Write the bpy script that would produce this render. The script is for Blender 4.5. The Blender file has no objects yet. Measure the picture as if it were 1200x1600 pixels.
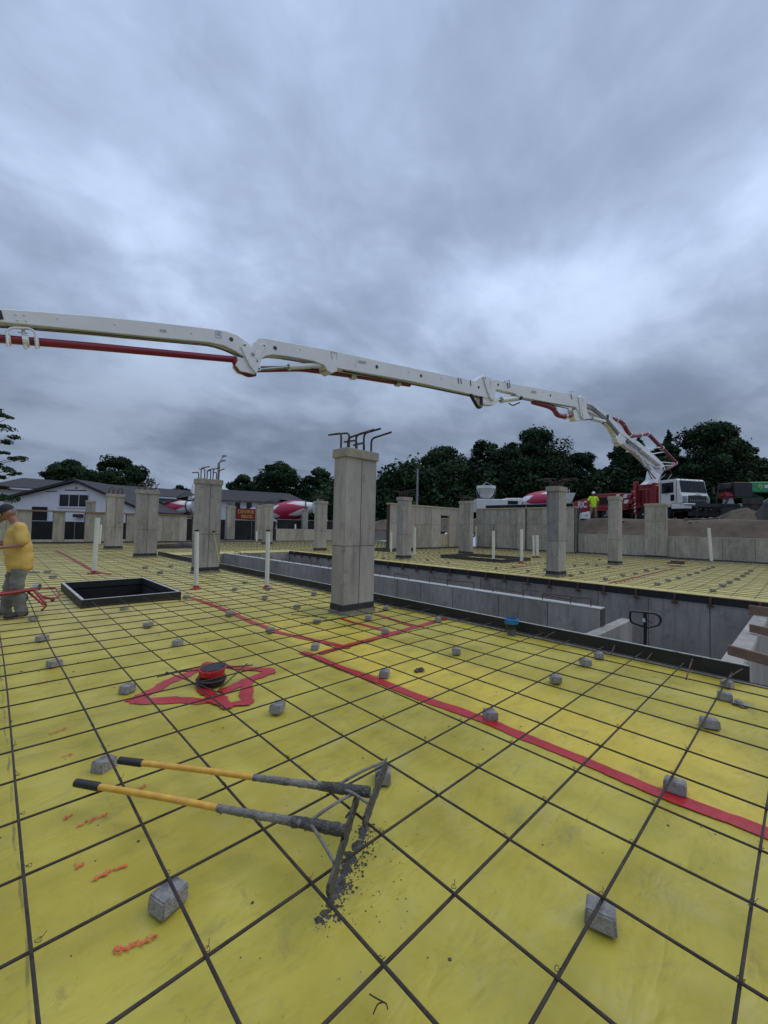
import bpy, bmesh, math, random
import numpy as np
from mathutils import Vector, Matrix
random.seed(7); rng = np.random.default_rng(7)
R = math.radians
SC = bpy.context.scene
COL = SC.collection
# ------------------------------------------------------------------ camera
F = 643.0; YAW, PIT, ROLL = R(43.95), R(2.1), R(1.3)
CAM = Vector((-0.1853, -1.841, 1.547))
_f = Vector((math.sin(YAW)*math.cos(PIT), math.cos(YAW)*math.cos(PIT), math.sin(PIT)))
_r0 = Vector((math.cos(YAW), -math.sin(YAW), 0)); _u0 = _r0.cross(_f)
_r = _r0*math.cos(ROLL) + _u0*math.sin(ROLL); _u = -_r0*math.sin(ROLL) + _u0*math.cos(ROLL)
cd = bpy.data.cameras.new('camera'); cam = bpy.data.objects.new('camera', cd); COL.objects.link(cam)
cd.sensor_fit = 'VERTICAL'; cd.sensor_height = 36; cd.lens = F/1600*36; cd.clip_start = 0.05; cd.clip_end = 3000
cam.matrix_world = Matrix(((_r.x, _u.x, -_f.x, CAM.x), (_r.y, _u.y, -_f.y, CAM.y), (_r.z, _u.z, -_f.z, CAM.z), (0, 0, 0, 1)))
SC.camera = cam
SC.render.resolution_x = 768; SC.render.resolution_y = 1024
# ------------------------------------------------------------------ world: overcast sky
SUN_EL, SUN_ROT = R(52), R(120)
w = bpy.data.worlds.new('World'); SC.world = w; w.use_nodes = True
nt = w.node_tree; N = nt.nodes; L = nt.links; N.clear()
def nd(t, **k):
    n = N.new(t)
    for a, b in k.items(): setattr(n, a, b)
    return n
out = nd('ShaderNodeOutputWorld'); bg = nd('ShaderNodeBackground'); L.new(bg.outputs[0], out.inputs[0])
sky = nd('ShaderNodeTexSky', sky_type='NISHITA', sun_disc=False, sun_elevation=SUN_EL, sun_rotation=SUN_ROT)
tc = nd('ShaderNodeTexCoord'); sep = nd('ShaderNodeSeparateXYZ'); L.new(tc.outputs['Generated'], sep.inputs[0])
def mth(op, a, b=None, c=None):
    n = nd('ShaderNodeMath', operation=op)
    for i, v in enumerate((a, b, c)):
        if v is None: continue
        if isinstance(v, (int, float)): n.inputs[i].default_value = v
        else: L.new(v, n.inputs[i])
    return n.outputs[0]
zc = mth('MAXIMUM', sep.outputs[2], 0.0); zp = mth('ADD', zc, 0.32)
cx = mth('DIVIDE', sep.outputs[0], zp); cy = mth('DIVIDE', sep.outputs[1], zp)
cmb = nd('ShaderNodeCombineXYZ'); L.new(cx, cmb.inputs[0]); L.new(cy, cmb.inputs[1])
def cloud(scale, detail, rough, off, dist=0.0, rot=0.0, stretch=(1, 1, 1)):
    mp = nd('ShaderNodeMapping'); mp.inputs['Location'].default_value = off; mp.inputs['Rotation'].default_value = (0, 0, rot); mp.inputs['Scale'].default_value = stretch
    L.new(cmb.outputs[0], mp.inputs[0])
    n = nd('ShaderNodeTexNoise'); n.inputs['Scale'].default_value = scale; n.inputs['Detail'].default_value = detail
    n.inputs['Roughness'].default_value = rough; n.inputs['Distortion'].default_value = dist
    L.new(mp.outputs[0], n.inputs['Vector']); return n.outputs[0]
c1 = cloud(1.15, 5, 0.5, (3.1, 1.7, 0), 0.5, 0.2, (1, 1.2, 1)); c2 = cloud(2.6, 5, 0.52, (8.4, 2.2, 3), 0.3, 0.2, (1, 1.15, 1))
c3 = cloud(6.5, 7, 0.6, (1.4, 5.2, 6), 0.6, 0.2, (1, 1.1, 1))
cc = mth('ADD', mth('ADD', mth('MULTIPLY', c1, 0.50), mth('MULTIPLY', c2, 0.39)), mth('MULTIPLY', c3, 0.11))
mr = nd('ShaderNodeMapRange', interpolation_type='SMOOTHSTEP'); mr.inputs[1].default_value = 0.35; mr.inputs[2].default_value = 0.65; L.new(cc, mr.inputs[0])
rp = nd('ShaderNodeValToRGB'); e = rp.color_ramp.elements
e[0].position = 0; e[0].color = (0.225, 0.285, 0.415, 1); e[1].position = 1; e[1].color = (0.51, 0.62, 0.84, 1)
m_ = rp.color_ramp.elements.new(0.5); m_.color = (0.345, 0.43, 0.605, 1)
L.new(mr.outputs[0], rp.inputs[0])
er = nd('ShaderNodeValToRGB'); L.new(zc, er.inputs[0]); e = er.color_ramp.elements
e[0].position = 0.0; e[0].color = (0.62, 0.61, 0.60, 1); e[1].position = 1.0; e[1].color = (2.1, 2.0, 1.85, 1)
for p, c in ((0.06, 0.56), (0.13, 0.41), (0.22, 0.44), (0.32, 0.62), (0.42, 0.82), (0.5, 0.89), (0.68, 0.93), (0.8, 1.0)):
    q = er.color_ramp.elements.new(p); q.color = (c, c, c*0.98, 1)
mx = nd('ShaderNodeMix', data_type='RGBA', blend_type='MULTIPLY'); mx.inputs[0].default_value = 1
L.new(rp.outputs[0], mx.inputs[6]); L.new(er.outputs[0], mx.inputs[7])
sk = nd('ShaderNodeMix', data_type='RGBA', blend_type='MULTIPLY'); sk.inputs[0].default_value = 1; L.new(sky.outputs[0], sk.inputs[6]); sk.inputs[7].default_value = (0.06, 0.06, 0.06, 1)
m2 = nd('ShaderNodeMix', data_type='RGBA'); m2.inputs[0].default_value = 0.93; L.new(sk.outputs[2], m2.inputs[6]); L.new(mx.outputs[2], m2.inputs[7])
L.new(m2.outputs[2], bg.inputs[0]); bg.inputs[1].default_value = 1.0
sd = bpy.data.lights.new('sun', 'SUN'); sd.energy = 0.55; sd.angle = R(40); sd.color = (1, 0.95, 0.88)
so = bpy.data.objects.new('sun', sd); COL.objects.link(so)
so.rotation_euler = (R(90)-SUN_EL, 0, R(180)-SUN_ROT+R(0))
SC.view_settings.view_transform = 'Standard'; SC.view_settings.look = 'None'; SC.view_settings.gamma = 1
SC.view_settings.exposure = 0.6
# ------------------------------------------------------------------ survey helpers (pixel of the 1200x1600 photo -> real place)
def ray(x, y): return _f + _r*((x-600)/F) - _u*((y-800)/F)
def at(x, y, z=0.0):
    d = ray(x, y); return CAM + d*((z-CAM.z)/d.z)
def at_depth(x, y, dep): return CAM + ray(x, y)*dep
def on_plane(x, y, p, n):
    d = ray(x, y); return CAM + d*((p-CAM).dot(n)/d.dot(n))
def px(P):
    d = P-CAM; wv = d.dot(_f); return 600+F*d.dot(_r)/wv, 800-F*d.dot(_u)/wv
def height_at(P, y):
    a, b = -6.0, 60.0
    for _ in range(50):
        m = (a+b)/2
        if px(Vector((P[0], P[1], m)))[1] > y: a = m
        else: b = m
    return a
# ------------------------------------------------------------------ materials
MATS = {}
def mat(name, col, rough=0.8, var=0.12, scale=6, bump=0.0, bscale=40, metal=0.0, spec=0.5, col2=None, detail=6, streak=None, coat=0.0, trans=0.0, spots=None):
    m = bpy.data.materials.new(name); m.use_nodes = True; t = m.node_tree; n = t.nodes; l = t.links
    b = n['Principled BSDF']; b.inputs['Roughness'].default_value = rough; b.inputs['Metallic'].default_value = metal
    b.inputs['Specular IOR Level'].default_value = spec; b.inputs['Coat Weight'].default_value = coat
    co = n.new('ShaderNodeTexCoord'); src = co.outputs['Object']
    if streak:
        mp = n.new('ShaderNodeMapping'); mp.inputs['Scale'].default_value = streak; l.new(src, mp.inputs[0]); vsrc = mp.outputs[0]
    else: vsrc = src
    nz = n.new('ShaderNodeTexNoise'); nz.inputs['Scale'].default_value = scale; nz.inputs['Detail'].default_value = detail; nz.inputs['Roughness'].default_value = 0.6
    l.new(vsrc, nz.inputs['Vector'])
    ra = n.new('ShaderNodeMapRange'); ra.inputs[1].default_value = 0.3; ra.inputs[2].default_value = 0.7; l.new(nz.outputs[0], ra.inputs[0])
    mi = n.new('ShaderNodeMix'); mi.data_type = 'RGBA'; l.new(ra.outputs[0], mi.inputs[0])
    if col2 is None:
        c0 = [max(0, c*(1-var)) for c in col]; c1_ = [min(1, c*(1+var)) for c in col]
    else: c0, c1_ = col, col2
    mi.inputs[6].default_value = (*c0, 1); mi.inputs[7].default_value = (*c1_, 1)
    cur = mi.outputs[2]
    if spots:      # (colour, scale, lo, hi)
        n2 = n.new('ShaderNodeTexNoise'); n2.inputs['Scale'].default_value = spots[1]; n2.inputs['Detail'].default_value = 8; n2.inputs['Roughness'].default_value = 0.65; l.new(src, n2.inputs['Vector'])
        r2 = n.new('ShaderNodeMapRange'); r2.inputs[1].default_value = spots[2]; r2.inputs[2].default_value = spots[3]; l.new(n2.outputs[0], r2.inputs[0])
        mm = n.new('ShaderNodeMix'); mm.data_type = 'RGBA'; l.new(r2.outputs[0], mm.inputs[0]); l.new(cur, mm.inputs[6]); mm.inputs[7].default_value = (*spots[0], 1); cur = mm.outputs[2]
    if name.startswith('concrete') and name != 'concrete_top':
        def lay(scale, stretch, lo, hi, amt, c3, det=7):
            nonlocal cur
            mp3 = n.new('ShaderNodeMapping'); mp3.inputs['Scale'].default_value = stretch; l.new(src, mp3.inputs[0]); n3 = n.new('ShaderNodeTexNoise'); n3.inputs['Scale'].default_value = scale; n3.inputs['Detail'].default_value = det; n3.inputs['Roughness'].default_value = 0.68; l.new(mp3.outputs[0], n3.inputs['Vector'])
            r3 = n.new('ShaderNodeMapRange'); r3.inputs[1].default_value = lo; r3.inputs[2].default_value = hi; r3.inputs[4].default_value = amt; l.new(n3.outputs[0], r3.inputs[0])
            m3 = n.new('ShaderNodeMix'); m3.data_type = 'RGBA'; l.new(r3.outputs[0], m3.inputs[0]); l.new(cur, m3.inputs[6]); m3.inputs[7].default_value = (*c3, 1); cur = m3.outputs[2]
        lay(9, (1, 1, 0.13), 0.50, 0.72, 0.55, [c*0.52 for c in col]); lay(3.2, (1, 1, 0.5), 0.54, 0.75, 0.5, [min(1, c*1.25) for c in (col2 or col)]); lay(30, (1, 1, 1), 0.60, 0.72, 0.5, [c*0.5 for c in col])
    l.new(cur, b.inputs['Base Color'])
    if bump:
        nb = n.new('ShaderNodeTexNoise'); nb.inputs['Scale'].default_value = bscale; nb.inputs['Detail'].default_value = 5; l.new(src, nb.inputs['Vector'])
        bm_ = n.new('ShaderNodeBump'); bm_.inputs['Strength'].default_value = bump; bm_.inputs['Distance'].default_value = 0.02
        l.new(nb.outputs[0], bm_.inputs['Height']); l.new(bm_.outputs[0], b.inputs['Normal'])
    if trans: b.inputs['Transmission Weight'].default_value = trans
    MATS[name] = m; return m
M = MATS
mat('concrete', (0.25, 0.232, 0.203), 0.9, col2=(0.38, 0.355, 0.315), scale=1.6, bump=0.25, bscale=60, streak=(2.2, 2.2, 0.7), spots=((0.125, 0.115, 0.098), 5.0, 0.56, 0.82))
mat('concrete_pale', (0.28, 0.262, 0.232), 0.9, col2=(0.40, 0.375, 0.335), scale=1.8, bump=0.2, bscale=60, streak=(2.4, 2.4, 0.6), spots=((0.17, 0.158, 0.135), 4.0, 0.56, 0.85))
mat('concrete_dark', (0.205, 0.19, 0.166), 0.9, col2=(0.33, 0.31, 0.275), scale=1.8, bump=0.25, bscale=60, streak=(2.4, 2.4, 0.5), spots=((0.095, 0.09, 0.08), 4.0, 0.55, 0.8))
mat('concrete_blue', (0.24, 0.222, 0.195), 0.9, col2=(0.39, 0.365, 0.325), scale=1.3, bump=0.2, bscale=60, streak=(1, 1, 0.45), spots=((0.14, 0.145, 0.15), 3.0, 0.55, 0.8))
mat('concrete_top', (0.38, 0.375, 0.36), 0.85, 0.12, scale=8)
mat('seam', (0.05, 0.046, 0.04), 0.95, 0.3, scale=20)
mat('collar', (0.25, 0.222, 0.18), 0.9, col2=(0.37, 0.335, 0.28), scale=6)
mat('block', (0.30, 0.285, 0.265), 0.95, 0.35, scale=30, bump=0.8, bscale=120, detail=8)
mat('felt', (0.028, 0.028, 0.032), 0.85, 0.3, scale=12, spots=((0.09, 0.088, 0.08), 7, 0.58, 0.8))
mat('rebar', (0.030, 0.023, 0.021), 0.65, col2=(0.075, 0.052, 0.042), scale=14, metal=0.3, bump=0.5, bscale=200)
mat('rusty', (0.045, 0.028, 0.02), 0.85, col2=(0.15, 0.075, 0.045), scale=9)
mat('black_board', (0.010, 0.011, 0.011), 0.6, 0.5, scale=4, spots=((0.055, 0.055, 0.05), 3, 0.60, 0.85))
mat('board_edge', (0.40, 0.40, 0.38), 0.8, 0.25, scale=12, spots=((0.15, 0.12, 0.09), 9, 0.55, 0.75))
mat('timber', (0.15, 0.085, 0.05), 0.85, col2=(0.27, 0.17, 0.11), scale=9, streak=(0.6, 8, 8), spots=((0.1, 0.07, 0.05), 5, 0.55, 0.8))
mat('timber_pale', (0.30, 0.25, 0.18), 0.85, col2=(0.40, 0.34, 0.26), scale=6, streak=(1, 1, 6))
mat('pit', (0.008, 0.008, 0.008), 0.9, 0.4)
mat('pvc', (0.62, 0.62, 0.56), 0.4, 0.08, scale=5, spots=((0.35, 0.33, 0.27), 9, 0.6, 0.85))
mat('pvc_grey', (0.10, 0.11, 0.13), 0.5, 0.2)
mat('black_plastic', (0.012, 0.012, 0.013), 0.45, 0.3)
mat('blue_plastic', (0.02, 0.16, 0.36), 0.4, 0.25, scale=20)
mat('red_tape', (0.36, 0.010, 0.014), 0.34, col2=(0.47, 0.022, 0.026), scale=9, bump=0.35, bscale=25, spots=((0.26, 0.02, 0.03), 14, 0.56, 0.8))
mat('red_ink', (0.62, 0.10, 0.045), 0.7, 0.3, scale=60)
mat('mortar', (0.075, 0.07, 0.062), 0.8, 0.5, scale=40, bump=1.0, bscale=90)
mat('wet_mortar', (0.062, 0.056, 0.046), 0.5, 0.5, scale=30, bump=0.9, bscale=90, spots=((0.14, 0.135, 0.125), 12, 0.5, 0.7))
mat('wood_handle', (0.55, 0.27, 0.03), 0.45, col2=(0.70, 0.40, 0.055), scale=5, streak=(3, 3, 3), spots=((0.33, 0.24, 0.13), 16, 0.62, 0.7))
mat('handle_dirty', (0.13, 0.12, 0.105), 0.85, col2=(0.26, 0.235, 0.195), scale=25, bump=0.7, bscale=80, spots=((0.05, 0.05, 0.05), 12, 0.5, 0.7))
mat('red_paint', (0.28, 0.012, 0.018), 0.45, 0.2, scale=3, coat=0.2, spots=((0.12, 0.03, 0.025), 2.5, 0.6, 0.9))
mat('red_pipe', (0.20, 0.004, 0.022), 0.45, 0.18, scale=4, coat=0.2)
mat('boom_white', (0.67, 0.69, 0.70), 0.42, 0.07, scale=1.2, coat=0.15, spots=((0.42, 0.41, 0.37), 3.2, 0.60, 0.85))
mat('white_paint', (0.66, 0.66, 0.65), 0.4, 0.08, scale=2, coat=0.2, spots=((0.4, 0.37, 0.32), 2.5, 0.62, 0.95))
mat('drum_white', (0.62, 0.62, 0.63), 0.45, 0.08, scale=2)
mat('drum_red', (0.38, 0.015, 0.055), 0.4, 0.15, scale=2)
mat('glass', (0.008, 0.011, 0.014), 0.12, 0.2, spec=0.3)
mat('tyre', (0.016, 0.015, 0.015), 0.9, 0.4, scale=8, spots=((0.07, 0.06, 0.045), 3, 0.55, 0.8))
mat('rim', (0.6, 0.6, 0.6), 0.35, 0.1, metal=0.6)
mat('steel', (0.32, 0.33, 0.34), 0.35, 0.15, metal=0.8)
mat('dark_metal', (0.02, 0.02, 0.022), 0.55, 0.4, scale=3)
mat('green_paint', (0.015, 0.27, 0.10), 0.45, 0.15, coat=0.2)
mat('green_pale', (0.13, 0.36, 0.22), 0.5, 0.15)
mat('dirt', (0.065, 0.047, 0.032), 0.98, col2=(0.145, 0.108, 0.074), scale=0.9, bump=1.0, bscale=5, detail=9, spots=((0.055, 0.042, 0.032), 2.2, 0.54, 0.75))
mat('gravel_ground', (0.09, 0.08, 0.065), 0.98, col2=(0.16, 0.14, 0.115), scale=0.35, bump=0.6, bscale=8, detail=9)
mat('shingle', (0.035, 0.032, 0.036), 0.9, 0.25, scale=3, bump=0.4, bscale=14)
mat('siding', (0.70, 0.71, 0.73), 0.7, 0.05, scale=2)
mat('trim', (0.62, 0.63, 0.66), 0.6, 0.05)
mat('screen_fabric', (0.010, 0.012, 0.012), 0.95, 0.5, scale=2, spots=((0.03, 0.035, 0.025), 0.8, 0.5, 0.8))
mat('galvanised', (0.25, 0.26, 0.27), 0.45, 0.15, metal=0.7)
mat('leaf_a', (0.013, 0.026, 0.013), 0.85, 0.5, scale=0.5, spec=0.12)
mat('leaf_b', (0.021, 0.044, 0.019), 0.85, 0.5, scale=0.5, spec=0.12)
mat('leaf_c', (0.040, 0.072, 0.030), 0.85, 0.4, scale=0.5, spec=0.12)
mat('bark', (0.045, 0.036, 0.028), 0.95, 0.4, scale=6)
mat('skin', (0.30, 0.145, 0.095), 0.55, 0.12, scale=12)
mat('skin_dark', (0.22, 0.105, 0.07), 0.55, 0.12, scale=12)
mat('yellow_shirt', (0.56, 0.38, 0.10), 0.9, 0.15, scale=5, bump=0.8, bscale=7)
mat('lime_shirt', (0.36, 0.62, 0.06), 0.9, 0.12, scale=5, bump=0.5, bscale=9)
mat('vest', (0.55, 0.85, 0.03), 0.8, 0.08, scale=6)
mat('grey_trousers', (0.15, 0.145, 0.13), 0.92, 0.3, scale=6, bump=0.9, bscale=8, spots=((0.2, 0.19, 0.165), 5, 0.55, 0.8))
mat('khaki', (0.20, 0.17, 0.12), 0.9, 0.2, scale=6)
mat('cap_cloth', (0.02, 0.019, 0.022), 0.9, 0.3, scale=12)
mat('grey_hair', (0.16, 0.15, 0.145), 0.9, 0.4, scale=60)
mat('boot', (0.05, 0.045, 0.038), 0.85, 0.4, scale=12)
mat('helmet', (0.75, 0.75, 0.75), 0.35, 0.05)
mat('letter_white', (0.7, 0.7, 0.7), 0.5, 0.03)
mat('letter_gold', (0.62, 0.36, 0.06), 0.5, 0.05)
mat('sign_red', (0.24, 0.012, 0.016), 0.5, 0.15)
mat('rubble', (0.05, 0.045, 0.04), 0.95, 0.5, scale=3, bump=1.0, bscale=6)
mat('yellow_stick', (0.6, 0.55, 0.12), 0.6, 0.1)
mat('rubber_stripe', (0.02, 0.02, 0.02), 0.7, 0.2)
# the vapour barrier: yellow plastic sheeting, golden where one sheet laps another
def membrane():
    m = bpy.data.materials.new('yellow_sheeting'); m.use_nodes = True; t = m.node_tree; n = t.nodes; l = t.links; b = n['Principled BSDF']
    co = n.new('ShaderNodeTexCoord'); src = co.outputs['Object']
    def noise(s, det=6, ro=0.6, dist=0.0, sc=(1, 1, 1), rot=0.0, off=(0, 0, 0)):
        mp = n.new('ShaderNodeMapping'); mp.inputs['Scale'].default_value = sc; mp.inputs['Rotation'].default_value = (0, 0, rot); mp.inputs['Location'].default_value = off; l.new(src, mp.inputs[0])
        q = n.new('ShaderNodeTexNoise'); q.inputs['Scale'].default_value = s; q.inputs['Detail'].default_value = det; q.inputs['Roughness'].default_value = ro; q.inputs['Distortion'].default_value = dist
        l.new(mp.outputs[0], q.inputs['Vector']); return q.outputs[0]
    def rng_(v, a, b_, lo=0.0, hi=1.0, sm=True):
        q = n.new('ShaderNodeMapRange'); q.interpolation_type = 'SMOOTHSTEP' if sm else 'LINEAR'
        q.inputs[1].default_value = a; q.inputs[2].default_value = b_; q.inputs[3].default_value = lo; q.inputs[4].default_value = hi; l.new(v, q.inputs[0]); return q.outputs[0]
    def mixc(f_, a, b_):
        q = n.new('ShaderNodeMix'); q.data_type = 'RGBA'
        if isinstance(f_, float): q.inputs[0].default_value = f_
        else: l.new(f_, q.inputs[0])
        for i, v in ((6, a), (7, b_)):
            if isinstance(v, tuple): q.inputs[i].default_value = (*v, 1)
            else: l.new(v, q.inputs[i])
        return q.outputs[2]
    def ma(op, a, b_=None):
        q = n.new('ShaderNodeMath'); q.operation = op
        for i, v in ((0, a), (1, b_)):
            if v is None: continue
            if isinstance(v, (int, float)): q.inputs[i].default_value = v
            else: l.new(v, q.inputs[i])
        return q.outputs[0]
    base = mixc(rng_(noise(1.1, 6, 0.62), 0.32, 0.68), (0.372, 0.296, 0.030), (0.480, 0.398, 0.058))
    base = mixc(rng_(noise(4.5, 7, 0.7, 0.4), 0.5, 0.72, 0, 0.45), base, (0.47, 0.39, 0.10))
    sp = n.new('ShaderNodeSeparateXYZ'); l.new(src, sp.inputs[0])
    # golden overlap strip: x between the long tape and the trench
    wob = ma('MULTIPLY', ma('SUBTRACT', noise(0.9, 5, 0.6, off=(4, 1, 0)), 0.5), 1.1)
    xx = ma('ADD', sp.outputs[0], wob)
    xs_ = ma('ADD', sp.outputs[0], ma('MULTIPLY', wob, 0.05)); band = ma('MULTIPLY', rng_(xs_, 2.76, 2.84), rng_(xx, 4.1, 3.5))
    yl = ma('MULTIPLY', rng_(sp.outputs[1], 5.6, 4.2), rng_(sp.outputs[1], -3.2, -1.8))
    gold = ma('MULTIPLY', ma('MULTIPLY', band, yl), rng_(noise(1.6, 5, 0.6, off=(9, 2, 0)), 0.30, 0.52, 0.25, 1))
    base = mixc(ma('MULTIPLY', gold, 0.85), base, (0.62, 0.46, 0.055))
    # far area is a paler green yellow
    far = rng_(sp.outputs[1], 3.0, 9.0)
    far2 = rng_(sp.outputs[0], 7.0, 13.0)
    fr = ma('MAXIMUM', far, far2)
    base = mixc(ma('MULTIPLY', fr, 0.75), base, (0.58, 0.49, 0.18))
    # tonal blotches: grime film, chalky dust and greener damp areas
    base = mixc(rng_(noise(0.8, 8, 0.66, 0.3, off=(2, 9, 0)), 0.47, 0.66, 0, 0.42), base, (0.255, 0.215, 0.028))
    dust = ma('MULTIPLY', rng_(noise(2.6, 9, 0.72, 0.5, (1, 1.4, 1), 0.4, (5, 1, 0)), 0.50, 0.68), rng_(noise(0.5, 3, 0.5, off=(1, 6, 0)), 0.40, 0.62, 0.05, 0.38))
    base = mixc(dust, base, (0.42, 0.38, 0.15))
    cre = ma('ABSOLUTE', ma('SUBTRACT', noise(1.7, 4, 0.6, 1.6, (1, 2.0, 1), 0.9, (3, 8, 0)), 0.5))
    base = mixc(ma('MULTIPLY', rng_(cre, 0.012, 0.0), 0.12), base, (0.16, 0.14, 0.03))
    sx_ = ma('ABSOLUTE', ma('SUBTRACT', ma('ADD', sp.outputs[0], ma('MULTIPLY', ma('SUBTRACT', noise(2.0, 3, off=(6, 6, 0)), 0.5), 0.06)), -0.02))
    base = mixc(ma('MULTIPLY', rng_(sx_, 0.008, 0.002), rng_(noise(5, 4, off=(2, 5, 0)), 0.40, 0.60, 0.1, 0.6)), base, (0.10, 0.09, 0.03))
    # mud streaks, boot dirt and crumbs
    mud = rng_(noise(2.2, 9, 0.74, 0.6, (1, 2.2, 1), 0.7), 0.555, 0.68, 0, 0.42)
    base = mixc(mud, base, (0.19, 0.175, 0.07))
    rt = ma('MAXIMUM', rng_(sp.outputs[0], 3.3, 5.2), 0.25)
    mud2 = ma('MULTIPLY', rng_(noise(6, 9, 0.82, 0.5, (1.6, 1, 1), 0.3, (3, 3, 0)), 0.585, 0.65), rt)
    base = mixc(mud2, base, (0.075, 0.068, 0.045))
    cr = rng_(noise(36, 5, 0.65, 0.3), 0.66, 0.71)
    base = mixc(ma('MULTIPLY', cr, rng_(noise(1.4, 4, 0.6, off=(7, 7, 0)), 0.5, 0.62)), base, (0.06, 0.055, 0.04))
    l.new(base, b.inputs['Base Color'])
    rr = rng_(noise(3, 5), 0.3, 0.7, 0.42, 0.6); l.new(rr, b.inputs['Roughness']); b.inputs['Specular IOR Level'].default_value = 0.35
    h1 = ma('MULTIPLY', noise(1.3, 3, 0.5, 0.3), 0.13)
    h2 = ma('MULTIPLY', ma('ABSOLUTE', ma('SUBTRACT', noise(2.3, 3, 0.55, 0.5, (1, 1.8, 1), 0.9), 0.5)), 0.062)
    h3 = ma('MULTIPLY', noise(22, 4, 0.6, 0.2), 0.0018)
    hh = ma('ADD', ma('ADD', h1, h2), h3)
    bp = n.new('ShaderNodeBump'); bp.inputs['Strength'].default_value = 0.6; bp.inputs['Distance'].default_value = 1.0
    l.new(hh, bp.inputs['Height']); l.new(bp.outputs[0], b.inputs['Normal'])
    M['yellow_sheeting'] = m
membrane()
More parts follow.
